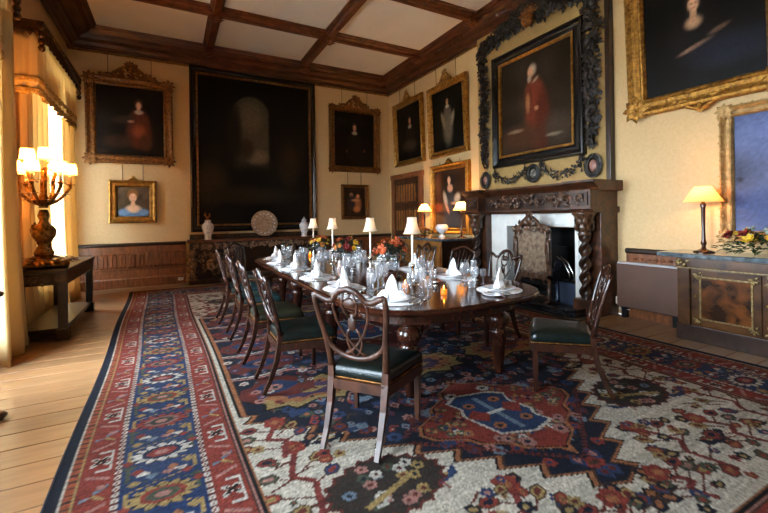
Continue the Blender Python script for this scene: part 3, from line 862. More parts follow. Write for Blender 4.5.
def crest_mesh(w, h, base, n=40, seed=3):
    """carved cresting in the XZ plane around z=base, facing -Y"""
    m = MB(); r_ = random.Random(seed)
    for s in (-1, 1):
        P = [(s * w * .5, -.03, base), (s * w * .42, -.05, base + h * .2), (s * w * .28, -.05, base + h * .22), (s * w * .2, -.05, base + h * .5), (s * w * .08, -.05, base + h * .72), (0, -.05, base + h * .8)]
        m.tube(P, [.022, .03, .03, .032, .03, .03], 6)
    for k in range(n):
        x = r_.uniform(-1, 1); z = r_.random() * (1 - abs(x) ** .8)
        dx = r_.uniform(-1, 1)
        m.leaf((x * w * .46, -.05 - r_.random() * .02, base + z * h * .85), (dx, -.2, r_.uniform(-.2, 1)), (0, -1, .2), h * r_.uniform(.25, .4), h * .2)
    m.ell((0, -.07, base + h * .62), (h * .2, .04, h * .26), seg=9, rings=5)
    for k in range(5): m.leaf((0, -.06, base + h * .75), (math.sin((k - 2) * .5), -.1, math.cos((k - 2) * .5)), (0, -1, 0), h * .36, h * .16)
    return m
PLAIN = [(-.01, .0), (-.01, .02), (.0, .03), (.12, .06), (.2, .065), (.28, .05), (.5, .05), (.62, .06), (.8, .09), (.93, .085), (1.0, .06), (1.0, .0)]
def prof(w, depth=1.0): return [(d_ * w, e_ * depth) for d_, e_ in PLAIN]
def painting(name, label, loc, rz, W, H, fw, img, fmat='gilt', crest=None, cords=0, ornaments=True, tilt=0.0, cat='painting', bottom_crest=0, inner=None):
    """loc = the middle of the bottom sight edge on the wall"""
    root = thing(name, label, cat, loc, rz)
    root.rotation_euler = (tilt, 0, rz)
    canvas_obj(root, W, H, img, -.015)
    fr = frame_mesh(W, H, prof(fw)).build('frame', fmat, root)
    if inner:
        frame_mesh(W, H, [(-.012, .02), (-.012, .05), (0, .072), (.025, .072), (.035, .06)]).build('slip', inner, fr)
    if ornaments:
        m = MB(); r_ = random.Random(len(label))
        n1 = int(W / .09); n2 = int(H / .09)
        for k in range(n1 + 1):
            x = -W / 2 + W * k / n1
            for z, s in ((-fw * .68, -1), (H + fw * .68, 1)): m.leaf((x, -.075, z), (r_.uniform(-1, 1), -.3, s), (0, -1, 0), .05, .04)
        for k in range(n2 + 1):
            z = H * k / n2
            for x, s in ((-W / 2 - fw * .68, -1), (W / 2 + fw * .68, 1)): m.leaf((x, -.075, z), (s, -.3, r_.uniform(-1, 1)), (0, -1, 0), .05, .04)
        for sx in (-1, 1):
            for z in (-fw * .55, H + fw * .55):
                for k in range(8):
                    a = k * PI / 4; m.leaf((sx * (W / 2 + fw * .55), -.08, z), (math.cos(a), -.15, math.sin(a)), (0, -1, 0), fw * .8, fw * .45)
        m.build('carving', fmat, fr)
    if crest: crest_mesh(crest[0], crest[1], H + fw * .8).build('crest', fmat, root)
    if bottom_crest:
        m = crest_mesh(bottom_crest, bottom_crest * .28, 0, n=30, seed=9); m.v = [(x, y, -z - fw * .6) for x, y, z in m.v]; m.f = [f[::-1] for f in m.f]
        m.build('bottom_carving', fmat, root)
    if cords:
        for s in (-1, 1):
            MB().tube([(s * W * .32, -.02, H + fw * .5), (s * W * .32, -.02, cords)], .006, 5).build('cord', 'cord', root)
    return root
SK = (190, 140, 108); DK = (16, 13, 11)
def sitter(cx, cy, s, coat, collar=None, hair=(40, 26, 18), extra=(), skin=SK):
    b = [(cx, cy - .30 * s, .20 * s, .24 * s, coat, .35), (cx, cy - .5 * s, .24 * s, .3 * s, coat, .35), (cx, cy + .03 * s, .075 * s, .095 * s, hair, .3)]
    b += [(cx, cy - .1 * s, .035 * s, .06 * s, tuple(int(c * .75) for c in skin), .4)]
    if collar: b += [(cx, cy - .12 * s, .085 * s, .04 * s, collar, .4)]
    b += [(cx, cy, .048 * s, .068 * s, skin, .35), (cx - .014 * s, cy + .005 * s, .009 * s, .006 * s, (70, 44, 34), .5), (cx + .016 * s, cy + .005 * s, .009 * s, .006 * s, (70, 44, 34), .5), (cx, cy - .03 * s, .014 * s, .005 * s, (140, 70, 60), .5)]
    return b + list(extra)
# -- end wall (faces -Y: rz 0)
yb = YB - .004
painting('portrait_painting', 'dark portrait of a seated man in red, heavy carved gilt frame, above small lady portrait', (-.74, yb, 2.78), 0, 1.2, 1.42, .18,
         canvas_colors(56, 66, (22, 17, 14), sitter(.62, .74, .8, (70, 31, 20), (150, 130, 110), (70, 42, 26), [(.38, .52, .16, .06, (46, 37, 29), .9, .15), (.5, .5, .05, .02, (140, 100, 78), .9), (.62, .36, .1, .1, (110, 56, 34), .9), (.3, .2, .2, .1, (48, 32, 22), .9), (.72, .2, .1, .12, (60, 34, 22), .9)]), seed=1), 'gilt_dark', crest=(1.05, .36), cords=2.05, tilt=R(2))
for s in (-.55, -.32, .55, .30):
    pass
painting('lady_portrait', 'small portrait of a lady in a blue dress, wide plain gilt frame', (-.72, yb, 1.49), 0, .58, .62, .14,
         canvas_colors(48, 52, (86, 72, 56), [(.5, .12, .45, .2, (76, 104, 140), .4), (.5, .26, .24, .14, (206, 172, 140), .4), (.2, .14, .18, .1, (104, 132, 164), .5), (.82, .14, .17, .1, (92, 122, 156), .5), (.49, .74, .17, .2, (120, 84, 48), .3), (.49, .4, .07, .14, (198, 158, 126), .4), (.49, .64, .115, .15, (208, 164, 132), .3), (.45, .66, .02, .012, (80, 50, 40), .5), (.54, .66, .02, .012, (80, 50, 40), .5), (.5, .55, .03, .012, (160, 70, 60), .5)], seed=2),
         'gilt_plain', ornaments=False, cords=1.09, crest=(.16, .12))
# the vast dark canvas over the sideboard: a plain stand-in, an arch of dull light in a dark landscape
painting('large_painting', 'enormous dark canvas with a pale arched shape in a black frame above the sideboard', (1.83, yb, 1.28), 0, 2.6, 3.43, .16,
         canvas_colors(90, 110, (17, 16, 15), [(.45, .75, .1, .1, (84, 77, 64), .9), (.5, .47, .1, .05, (96, 85, 66), .95), (.4, .52, .07, .07, (44, 35, 28), .9), (.8, .42, .1, .16, (36, 27, 21), .8), (.1, .28, .14, .14, (44, 36, 28), .9), (.45, .2, .4, .06, (36, 29, 22), .9), (.3, .62, .06, .2, (24, 20, 18), .6)], seed=3, lift=1.1, arch=(.45, .165, .36, .76, (74, 67, 55))),
         'black_frame', ornaments=False, inner='gilt_dark')
painting('portrait_painting', 'dark portrait of a bald man in black with white collar, by the corner', (4.405, yb, 2.79), 0, 1.16, 1.44, .16,
         canvas_colors(54, 66, (18, 15, 13), sitter(.5, .72, .8, (26, 22, 20), (178, 166, 150), (60, 44, 34), [(.75, .3, .04, .03, (86, 62, 48), .9), (.3, .28, .03, .03, (80, 58, 46), .9)]), seed=4), 'gilt_dark', crest=(.9, .34), cords=2.05, tilt=R(1.5))
painting('figure_painting', 'small dark painting of two figures in plain gilt frame by the corner', (4.385, yb, 1.43), 0, .62, .78, .08,
         canvas_colors(46, 56, (40, 28, 20), [(.62, .42, .2, .26, (140, 88, 52), .6), (.66, .7, .08, .07, (176, 120, 84), .4), (.35, .74, .09, .08, (150, 110, 84), .5), (.34, .45, .18, .26, (40, 34, 36), .5), (.6, .25, .16, .1, (170, 104, 62), .7), (.55, .56, .2, .05, (170, 116, 80), .6)], seed=5),
         'gilt_dark', ornaments=False, cords=1.18)
# -- fireplace wall (faces -X: rz -90)
xr = XR - .004
RZ = R(-90)
painting('portrait_painting', 'dark half-length portrait in gilt frame above the corner door', (xr, 8.74, 2.9), RZ, 1.15, 1.4, .14,
         canvas_colors(54, 66, (20, 17, 14), sitter(.55, .7, .85, (34, 28, 24), (160, 150, 136), (40, 30, 22), [(.5, .25, .3, .1, (60, 48, 38), .8)]), seed=6), 'gilt_plain', crest=(.4, .26), cords=1.93, ornaments=False, tilt=R(2))
painting('portrait_painting', 'dark portrait of a figure in pale dress above the seated lady portrait', (xr, 7.1, 2.9), RZ, 1.12, 1.36, .14,
         canvas_colors(54, 66, (18, 16, 14), sitter(.5, .78, .65, (74, 70, 62), (170, 160, 146), (50, 34, 24), [(.5, .35, .16, .28, (92, 86, 74), .6), (.35, .5, .05, .14, (120, 110, 96), .6, .3), (.66, .5, .05, .12, (120, 110, 96), .6, -.3)]), seed=7), 'gilt', crest=(.5, .3), cords=1.93, ornaments=False, tilt=R(2))
painting('lady_portrait', 'portrait of a seated lady in dark gown with pale sleeves, plain gilt frame above cabinet', (xr, 7.08, 1.14), RZ, 1.12, 1.3, .14,
         canvas_colors(60, 70, (46, 34, 26), [(.5, .3, .2, .3, (40, 46, 54), .4), (.55, .12, .3, .16, (44, 52, 62), .5), (.5, .55, .12, .14, (48, 50, 54), .3), (.5, .68, .09, .07, SK, .4), (.34, .5, .06, .14, (176, 160, 136), .5, .3), (.72, .5, .09, .1, (176, 160, 136), .5, -.6), (.4, .34, .035, .12, SK, .4, .5), (.62, .42, .1, .025, SK, .4), (.47, .84, .075, .1, (50, 32, 22), .4), (.47, .75, .03, .05, SK, .4), (.47, .82, .05, .062, (206, 160, 128), .35), (.12, .75, .1, .3, (66, 44, 32), .8), (.1, .35, .14, .08, (110, 50, 34), .7)], seed=8),
         'gilt_plain', ornaments=False, crest=(.28, .14), cords=1.5)
painting('lady_portrait', 'large dark portrait of a lady with folded arms in carved gilt frame above the lamp', (xr - .03, 2.3, 2.88), RZ, 1.18, 1.5, .22,
         canvas_colors(70, 86, (15, 13, 13), [(.45, .38, .2, .2, (22, 19, 20), .5), (.455, .5, .075, .05, (172, 136, 108), .8), (.46, .66, .075, .075, (46, 32, 25), .4), (.46, .56, .03, .06, (160, 122, 96), .4), (.46, .64, .048, .056, (190, 146, 116), .35), (.443, .648, .012, .006, (126, 92, 72), .9), (.48, .648, .012, .006, (126, 92, 72), .9), (.462, .612, .016, .005, (150, 96, 80), .9), (.46, .31, .15, .018, (150, 114, 88), .7, .28), (.66, .39, .09, .02, (96, 72, 58), .9, .3), (.75, .22, .35, .12, (26, 28, 40), .9)], seed=9), 'gilt', bottom_crest=.6, tilt=R(3))
painting('sky_reflection_painting', 'painting of plain blue tones in pale carved gilt frame behind the flowers', (xr, 1.28, 1.19), RZ, 1.46, 1.26, .12,
         canvas_colors(60, 54, (78, 88, 122), [(.5, .85, .6, .22, (86, 100, 144), .9), (.4, .2, .5, .16, (58, 70, 112), .9), (.03, .45, .02, .02, (30, 30, 40), .5)], seed=10), 'pale_gilt', bottom_crest=0)  # canvas blues stand for the sky reflected in its surface

# ================================================================== carving helpers
def relief(m, o, u, n, L_, H_, dens=1.0, seed=1, depth=.02, sc=.07):
    """foliate relief over a rectangle: origin o, unit u along, z up, n towards viewer"""
    r_ = random.Random(seed); o = Vector(o); u = Vector(u); n = Vector(n); z = Vector((0, 0, 1))
    k = max(1, int(round(L_ / (H_ * 1.1)))); w = L_ / k
    for i in range(k):
        c = o + u * (w * (i + .5)) + z * H_ / 2; s = 1 if i % 2 else -1
        P = []
        for j in range(15):
            a = j * .62; q = H_ * .44 * (1 - j / 17)
            P.append(c + (u * math.cos(a) * q * s * min(1, w / H_) + z * math.sin(a) * q) + n * depth)
        m.tube(P, [H_ * .045] * 15, 5)
    N_ = int(dens * L_ * H_ / (sc * sc) * 1.3) + 4
    for i in range(N_):
        p = o + u * r_.uniform(.03, L_ - .03) + z * r_.uniform(.1, .9) * H_ + n * depth * r_.uniform(.4, 1.2)
        a = r_.uniform(0, 6.28)
        m.leaf(p, u * math.cos(a) + z * math.sin(a) + n * .15, n, sc * r_.uniform(.8, 1.5), sc * .6, .5)
    return m
def cluster(m, c, r, n, N_, nrm=(-1, 0, 0), seed=1, leaf=.12, flat=.5):
    """a bunch of carved leaves, blossoms and berries"""
    r_ = random.Random(seed); c = Vector(c); nrm = Vector(nrm); t = nrm.cross(Vector((0, 0, 1)))
    for i in range(N_):
        a = r_.uniform(0, 6.28); q = r_.random() ** .6
        dv = t * math.cos(a) * r[0] * q + Vector((0, 0, math.sin(a) * r[1] * q)); p = c + dv + nrm * (r[2] * (1 - q * q) * r_.uniform(.5, 1.1))
        if r_.random() < .6: m.leaf(p, dv.normalized() + nrm * .3 + Vector((0, 0, -.2)), nrm, leaf * r_.uniform(.7, 1.2), leaf * .6, .4)
        else:
            s = leaf * r_.uniform(.2, .34); m.ell(p, (s, s, s), seg=6, rings=4)
    return m

# ================================================================== chimneypiece
fp = thing('fireplace', 'carved dark wood chimneypiece with twisted columns and white marble surround', 'fireplace', (0, 0, 0))
F0, F1 = 3.33, 5.86
m = MB()                                                     # shelf with breakfront ends
for (x0, y0, y1) in ((5.02, F0 + .0, F1), (4.87, F0 - .02, F0 + .34), (4.87, F1 - .36, F1 + .02)):
    m.sweep([(0, 1.72), (XR - x0 - .1, 1.72), (XR - x0 - .08, 1.755), (XR - x0 - .03, 1.79), (XR - x0, 1.81), (XR - x0 + .02, 1.83), (XR - x0 + .02, 1.86), (0, 1.86)], (XR, y0 - .06, 0), (XR, y1 + .06, 0), (-1, 0, 0))
m.build('shelf', 'mantel_wood', fp)
m = MB(); m.bx(5.08, XR, F0 + .02, F1 - .02, 1.49, 1.73); m.build('frieze', 'dark_oak', fp)
for (y0, y1) in ((F0, F0 + .31), (F1 - .34, F1)):
    b = MB().bx(4.9, XR, y0, y1, 1.49, 1.73).build('frieze_block', 'mantel_wood', fp)
    MB().bx(4.885, 4.9, y0 + .035, y1 - .035, 1.52, 1.70).build('block_panel', 'dark_oak', b)
    relief(MB(), (4.884, y0 + .05, 1.53), (0, 1, 0), (-1, 0, 0), y1 - y0 - .1, .16, 1.2, 5, .012, .05).build('carving', 'carved_oak', b)
relief(MB(), (5.075, F0 + .36, 1.51), (0, 1, 0), (-1, 0, 0), F1 - F0 - .76, .2, 1.1, 6, .04, .075).build('frieze_carving', 'carved_oak', fp)
m = MB()
for (x0, y0, y1) in ((5.06, F0, F1), (4.88, F0 - .01, F0 + .32), (4.88, F1 - .35, F1 + .01)):
    m.sweep([(0, 1.42), (XR - x0 - .06, 1.42), (XR - x0 - .02, 1.46), (XR - x0 + .02, 1.47), (XR - x0 + .02, 1.5), (0, 1.5)], (XR, y0 - .02, 0), (XR, y1 + .02, 0), (-1, 0, 0))
m.build('architrave', 'mantel_wood', fp)
for (yc, y0, y1) in ((F0 + .16, F0, F0 + .3), (F1 - .17, F1 - .31, F1)):
    MB().bx(5.12, XR, y0, y1, 0, 1.43).build('pilaster', 'mantel_wood', fp, bevel=.008)
    MB().bx(4.9, 5.12, y0 + .02, y1 - .02, 0, .24).build('column_base', 'mantel_wood', fp, bevel=.012)
    # twisted column
    vs = []; fs = []; seg = 16; rows = 60
    for j in range(rows + 1):
        z = .24 + .88 * j / rows; tw = z * 2 * PI * 5.2
        for k in range(seg):
            a = 2 * PI * k / seg; r = .056 + .026 * math.cos(2 * a - tw)
            vs.append((5.0 + r * math.cos(a), yc + r * math.sin(a), z))
    for j in range(rows):
        for k in range(seg):
            k2 = (k + 1) % seg; fs.append((j * seg + k, j * seg + k2, (j + 1) * seg + k2, (j + 1) * seg + k))
    cl = MB().add(vs, fs, True).build('twisted_column', 'dark_oak', fp)
    cp_ = MB(); cp_.lathe([(.07, 1.1), (.09, 1.12), (.075, 1.15), (.09, 1.25), (.13, 1.36), (.16, 1.4), (.16, 1.43)], 12, (5.0, yc, 0))
    for q_ in range(3):
        for k in range(9):
            a = 2 * PI * k / 9 + q_ * .35; cp_.leaf((5.0 + .085 * math.cos(a), yc + .085 * math.sin(a), 1.15 + q_ * .08), (math.cos(a), math.sin(a), 1.2), (math.cos(a), math.sin(a), 0), .13, .08, .7)
    cp_.build('capital', 'carved_oak', cl)
m = MB(); m.bx(5.24, XR, 3.6, 3.8, 0, 1.42).bx(5.24, XR, 5.14, 5.54, 0, 1.42).bx(5.24, XR, 3.8, 5.14, 1.21, 1.42)
m.build('marble_surround', 'white_marble', fp, bevel=.004)
m = MB(); m.bx(5.215, 5.24, 3.74, 3.8, 0, 1.27).bx(5.215, 5.24, 5.14, 5.2, 0, 1.27).bx(5.215, 5.24, 3.8, 5.14, 1.21, 1.27)
m.build('marble_moulding', 'white_marble', fp, bevel=.008)
m = MB(); m.bx(6.0, 6.05, 3.7, 5.24, 0, 1.3).bx(XR + .2, 6.0, 3.78, 3.82, 0, 1.3).bx(XR + .2, 6.0, 5.12, 5.16, 0, 1.3).bx(XR + .2, 6.0, 3.78, 5.16, 1.19, 1.25).bx(XR - .02, 6.0, 3.82, 5.12, -.02, .004)
m.bx(XR, XR + .2, 3.815, 3.825, 0, 1.19).bx(XR, XR + .2, 5.115, 5.125, 0, 1.19)
m.build('firebox', 'soot', fp)
MB().bx(4.62, 5.3, 3.34, 5.8, .0, .022).build('hearth', 'hearth_stone', fp, bevel=.004)
# dog grate
dg = thing('fire_grate', 'black iron fire grate standing in the hearth opening', 'grate', (5.42, 4.62, .022))
m = MB(); m.bx(-.02, .26, -.36, .36, .2, .23)
m.build('basket_floor', 'iron', dg)
for k in range(6): MB().bx(-.035, -.02, -.36, .36, .24 + k * .05, .262 + k * .05).build('bar', 'iron', dg)
for s in (-1, 1):
    MB().lathe([(.05, 0), (.06, .03), (.03, .06), (.035, .3), (.05, .33), (.03, .36), (.03, .52), (.055, .57), (.04, .62), (.0, .66)], 12, (-.05, s * .4, 0)).build('andiron', 'steel_blue', dg)
    MB().tube([(-.09, s * .4, .55), (-.13, s * .39, .48), (-.14, s * .38, .38), (-.11, s * .37, .3)], [.02, .03, .03, .02], 7).build('scroll', 'steel_blue', dg)
MB().bx(.25, .28, -.36, .36, .2, .85).build('fireback', 'iron', dg)
cs = thing('coal_scuttle', 'steel-blue coal scuttle with curved handle inside the hearth opening', 'coal scuttle', (5.37, 3.985, .022), RZ)
MB().prism([(-.12, 0), (.12, 0), (.14, .34), (-.14, .34)], -.1, .1, Matrix.Rotation(PI / 2, 4, 'X')).build('box', 'steel_blue', cs, bevel=.012)
MB().bx(-.145, .145, -.11, .11, .34, .365).build('lid', 'iron', cs, bevel=.008)
for q_ in (0, .07): MB().tube([(.12 - q_, -.09, .36), (.1 - q_, -.09, .5), (.02 - q_, -.09, .64), (-.1 - q_, -.09, .72)], .014, 7).build('handle_bar', 'silver', cs)
# fender
fd = thing('fender', 'low black fender rail with curved ends around the hearth', 'fender', (0, 0, 0))
pts = [(5.2, 3.44, .1)] + [(4.80 - .12 * math.cos(a), 3.56 - .12 * math.sin(a), .1) for a in (PI * .5, PI * .3, PI * .12, 0)] + [(4.68, 4.5, .1), (4.68, 5.5, .1), (4.72, 5.6, .1), (4.8, 5.66, .1), (5.2, 5.68, .1)]
pts[1] = (4.84, 3.44, .1)
MB().tube(pts, .022, 8).build('top_rail', 'iron', fd)
MB().tube([(x, y, .04) for x, y, z in pts], .018, 6).build('bottom_rail', 'iron', fd)
for (x, y, z) in pts[::2]:
    MB().lathe([(.035, .022), (.03, .035), (.018, .045), (.018, .1), (.03, .115), (.0, .14)], 8, (x, y, 0)).build('post', 'iron', fd)
# fire screen
fs_ = thing('fire_screen', 'carved wooden fire screen with faded tapestry panel before the hearth', 'fire screen', (4.93, 4.33, .022), RZ)
fs_.scale = (.92, .92, 1.0)
MB().bx(-.3, .3, -.012, .012, .46, 1.12).build('tapestry_panel', 'tapestry', fs_)
m = MB(); m.bx(-.37, -.3, -.02, .02, .4, 1.12).bx(.3, .37, -.02, .02, .4, 1.12).bx(-.37, .37, -.02, .02, .4, .47)
P = [(-.36, 0, 1.1)] + [(-.36 * math.cos(a), 0, 1.1 + .13 * math.sin(a)) for a in [k * PI / 10 for k in range(1, 10)]] + [(.36, 0, 1.1)]
m.tube(P, .035, 6)
m.build('screen_frame', 'carved_oak', fs_)
MB().prism([(-.3, 1.1), (.3, 1.1), (.28, 1.16), (.15, 1.21), (0, 1.22), (-.15, 1.21), (-.28, 1.16)], -.01, .01, Matrix.Rotation(PI / 2, 4, 'X')).build('tapestry_arch', 'tapestry', fs_)
m = crest_mesh(.76, .3, 1.12, 46, 4)
relief(m, (-.37, -.02, .47), (1, 0, 0), (0, -1, 0), .07, .64, 1, 2, .01, .05); relief(m, (.3, -.02, .47), (1, 0, 0), (0, -1, 0), .07, .64, 1, 3, .01, .05)
relief(m, (-.36, -.02, .38), (1, 0, 0), (0, -1, 0), .72, .14, 1.4, 4, .012, .06)
m.build('carving', 'carved_oak', fs_)
for s in (-1, 1):
    MB().tube([(s * .33, 0, .42), (s * .33, 0, .12), (s * .33, 0, .03)], [.03, .035, .03], 8).build('post', 'carved_oak', fs_)
    MB().tube([(s * .33, -.2, .028), (s * .33, -.1, .06), (s * .33, 0, .1), (s * .33, .1, .06), (s * .33, .2, .028)], [.02, .028, .032, .028, .02], 7).build('foot', 'carved_oak', fs_)
MB().tube([(-.33, 0, .14), (0, 0, .16), (.33, 0, .14)], .02, 6).build('stretcher', 'carved_oak', fs_)

# ---- overmantel: panel, portrait, limewood garlands
om = thing('overmantel', 'tall papered overmantel with dark carved limewood garlands above the mantel shelf', 'overmantel', (0, 0, 0))
MB().bx(5.42, XR - .002, 3.42, 6.06, 1.87, 4.9).build('panel', 'overmantel_paper', om)
MB().bx(5.39, XR - .002, 3.35, 3.42, 1.87, 4.9).build('post', 'dark_oak', om, bevel=.01)
xg = 5.385
def drop(yc, z0, z1, seed, w):
    m = MB(); z = z1; i = 0
    while z > z0:
        t = (z1 - z) / (z1 - z0); pinch = .65 + .45 * math.sin(i * 1.9) ** 2
        ww = w * pinch * (1.05 - .55 * max(0, t - .6) / .4)
        cluster(m, (xg, yc + .02 * math.sin(i), z), (ww * .95, .12, .09), None, 46, seed=seed + i, leaf=.085); z -= .17; i += 1
    m.tube([(xg - .02, yc, z0 - .02), (xg - .02, yc, z1)], .02, 5)
    return m.build('garland_drop', 'limewood', om)
drop(5.83, 2.42, 4.5, 100, .1); drop(3.6, 2.42, 4.72, 200, .12)
m = MB()
for k in range(26):
    t = k / 25; yy = 5.86 - t * 2.32; zz = 4.52 + .2 * math.sin(PI * t) + (.06 if k % 4 else 0)
    s = 1 + 1.1 * math.exp(-((t - .5) / .16) ** 2)
    cluster(m, (xg, yy, zz + .03 * s), (.12, .1 * s, .1), None, 50, seed=300 + k, leaf=.09)
m.build('garland_crest', 'limewood', om)
m = MB(); m.ell((xg - .12, 4.66, 4.66), (.05, .13, .12), seg=10, rings=6)
for k in range(7): m.leaf((xg - .12, 4.66, 4.68), (0, math.sin((k - 3) * .35), math.cos((k - 3) * .35)), (-1, 0, 0), .3, .07)
m.build('gilt_coronet', 'gilt_dark', om)
def swag(y0, y1, seed):
    m = MB()
    for k in range(13):
        t = k / 12; zz = 2.18 - .16 * math.sin(PI * t); s = .02 + .035 * math.sin(PI * t)
        cluster(m, (xg, y0 + (y1 - y0) * t, zz), (s, s, .04), None, 11, seed=seed + k, leaf=.05)
    for yy in (y0, y1): cluster(m, (xg, yy, 2.16), (.025, .1, .04), None, 18, seed=seed + 50, leaf=.055)
    return m.build('garland_swag', 'limewood', om)
swag(3.78, 4.5, 400); swag(4.86, 5.58, 430)
def cartouche(yc, zc, w, h, ctr):
    m = MB()
    for k in range(22):
        a = 2 * PI * k / 22; p = (xg - .02, yc + w * math.cos(a), zc + h * math.sin(a)); m.leaf(p, (-.2, math.cos(a) * .4 - math.sin(a), math.sin(a) * .4 + math.cos(a)), (-1, 0, 0), .07, .045); m.ell(p, (.025, .026, .026), seg=5, rings=3)
    m.tube([(xg - .02, yc + w * .85 * math.cos(2 * PI * k / 24), zc + h * .85 * math.sin(2 * PI * k / 24)) for k in range(24)], .022, 6, True)
    o = m.build('cartouche', 'limewood', om)
    MB().ell((xg - .005, yc, zc), (.03, w * .62, h * .62), seg=14, rings=8).build('medallion', ctr, o)
mat('shell_pink', (176, 128, 112), .4, c2=(116, 70, 60), scale=24)
mat('grey_relief', (146, 140, 128), .5, c2=(60, 54, 48), scale=22)
cartouche(5.83, 2.08, .1, .13, 'shell_pink'); cartouche(3.6, 2.1, .1, .14, 'shell_pink'); cartouche(4.68, 2.1, .11, .12, 'grey_relief')
painting('portrait_painting', 'portrait of an old man in a red robe, broad black frame over the fireplace', (5.418, 4.66, 2.48), RZ, 1.48, 1.66, .2,
         canvas_colors(70, 80, (46, 37, 29), [(.52, .36, .15, .34, (98, 44, 30), .4), (.5, .6, .13, .14, (108, 50, 34), .4), (.62, .3, .1, .3, (74, 32, 22), .5), (.42, .55, .05, .14, (90, 42, 29), .6), (.3, .16, .3, .14, (66, 42, 28), .9), (.22, .24, .12, .02, (116, 98, 78), .9), (.52, .72, .05, .016, (140, 126, 110), .6, .6), (.48, .83, .055, .062, (150, 136, 122), .6), (.45, .81, .04, .052, (184, 138, 108), .5), (.435, .745, .028, .04, (150, 134, 120), .8), (.41, .5, .03, .1, (140, 100, 66), .9), (.53, .43, .03, .022, (160, 118, 90), .8), (.8, .2, .16, .16, (62, 50, 40), .9), (.76, .13, .1, .016, (120, 110, 94), .9)], seed=11),
         'black_frame', ornaments=False, inner='gilt_plain')

# ================================================================== carved sideboard with its dish and vases
sb = thing('sideboard', 'long dark carved oak sideboard against the end wall', 'sideboard', (1.82, 9.62, 0))
Wd = 3.08; yf = -.22
MB().sweep([(-.25, .9), (.22, .9), (.245, .915), (.245, .94), (.23, .955), (-.25, .955)], (-Wd / 2, 0, 0), (Wd / 2, 0, 0), (0, -1, 0)).build('top', 'beam_wood', sb)
fz = MB().bx(-Wd / 2 + .04, Wd / 2 - .04, yf + .02, .24, .74, .9).build('frieze', 'dark_oak', sb)
relief(MB(), (-Wd / 2 + .08, yf + .018, .755), (1, 0, 0), (0, -1, 0), Wd - .16, .13, 1.3, 8, .02, .055).build('frieze_carving', 'carved_oak_lit', fz)
for x in (-Wd / 2 + .1, -.72, .72, Wd / 2 - .1):
    m = MB(); m.lathe([(.075, .12), (.085, .16), (.05, .2), (.06, .3), (.085, .42), (.075, .52), (.05, .58), (.06, .64), (.085, .68), (.085, .74)], 14, (x, yf + .1, 0)); m.box((x, yf + .1, .06), (.18, .18, .12))
    for q_ in range(4):
        for k in range(7):
            a = 2 * PI * k / 7 + q_; m.leaf((x + .06 * math.cos(a), yf + .1 + .06 * math.sin(a), .24 + q_ * .12), (math.cos(a), math.sin(a), .8), (math.cos(a), math.sin(a), 0), .1, .06, .6)
    m.build('leg', 'carved_oak_lit', sb)
for (x0, x1) in ((-Wd / 2 + .2, -.8), (.8, Wd / 2 - .2)):
    pn = MB().bx(x0, x1, -.02, .02, .12, .74).build('side_panel', 'dark_oak', sb)
    relief(MB(), (x0 + .03, -.022, .15), (1, 0, 0), (0, -1, 0), x1 - x0 - .06, .56, 1.1, 21, .03, .085).build('carving', 'carved_oak_lit', pn)
MB().bx(-Wd / 2 + .05, Wd / 2 - .05, .2, .24, .12, .74).build('back_panel', 'dark_oak', sb)
MB().bx(-Wd / 2 + .02, Wd / 2 - .02, yf, .24, .0, .1).build('plinth', 'dark_oak', sb, bevel=.01)
bg_ = MB().bx(-Wd / 2 + .06, Wd / 2 - .06, .17, .24, .955, 1.07).build('gallery', 'dark_oak', sb)
relief(MB(), (-Wd / 2 + .1, .168, .97), (1, 0, 0), (0, -1, 0), Wd - .2, .09, 1, 9, .015, .045).build('gallery_carving', 'carved_oak', bg_)
def vase(x, y, h, label):
    t = thing('vase', label, 'vase', (x, y, .955)); s = h / .45
    MB().lathe([(.0, 0), (.085, 0), (.088, .02), (.07, .05), (.078, .1), (.11, .2), (.135, .29), (.13, .34), (.085, .385), (.06, .41), (.07, .44), (.075, .45), (.06, .45), (.04, .4)], 18, M=Matrix.Scale(s, 4)).build('body', 'delft', t)
    return t
vz = vase(.69, 9.5, .43, 'blue and white baluster vase with bronze finial, end of sideboard near the windows')
m = MB(); m.lathe([(.03, .41), (.05, .43), (.03, .46), (.0, .47)], 10)
m.tube([(0, 0, .44), (-.02, 0, .5), (-.06, 0, .55), (-.04, 0, .6)], [.02, .026, .022, .012], 6).tube([(0, 0, .48), (.04, 0, .53), (.03, 0, .58)], [.015, .02, .01], 6)
m.build('finial', 'gilt_dark', vz)
vz = vase(2.86, 9.5, .4, 'blue and white lidded vase, end of sideboard near the fireplace wall')
MB().lathe([(.055, .4), (.06, .41), (.04, .43), (.02, .45), (.022, .47), (.0, .485)], 12).build('lid', 'delft', vz)
dh = thing('charger_dish', 'large round tan patterned dish propped upright on the sideboard', 'dish', (1.91, 9.53, .955))
M_ = Matrix.Translation((0, .02, .33)) @ Matrix.Rotation(R(78), 4, 'X')
MB().lathe([(.0, .01), (.14, .012), (.17, .03), (.2, .035), (.2, .022), (.17, .018), (.14, 0), (.0, 0)], 32, M=M_).build('dish_centre', 'dish_tan', dh)
MB().lathe([(.2, .036), (.285, .05), (.3, .058), (.305, .05), (.29, .04), (.2, .022)], 32, M=M_).build('dish_rim', 'dish_rim', dh)
m = MB()
for k in range(16):
    a = k * PI / 8; m.ell((.075 * math.cos(a), .075 * math.sin(a), .012), (.02, .012, .004), seg=6, rings=3)
    m.ell((.235 * math.cos(a), .235 * math.sin(a), .044), (.026, .018, .004), seg=6, rings=3)
m.v = [tuple(M_ @ Vector(p)) for p in m.v]; m.build('dish_pattern', 'delft', dh)
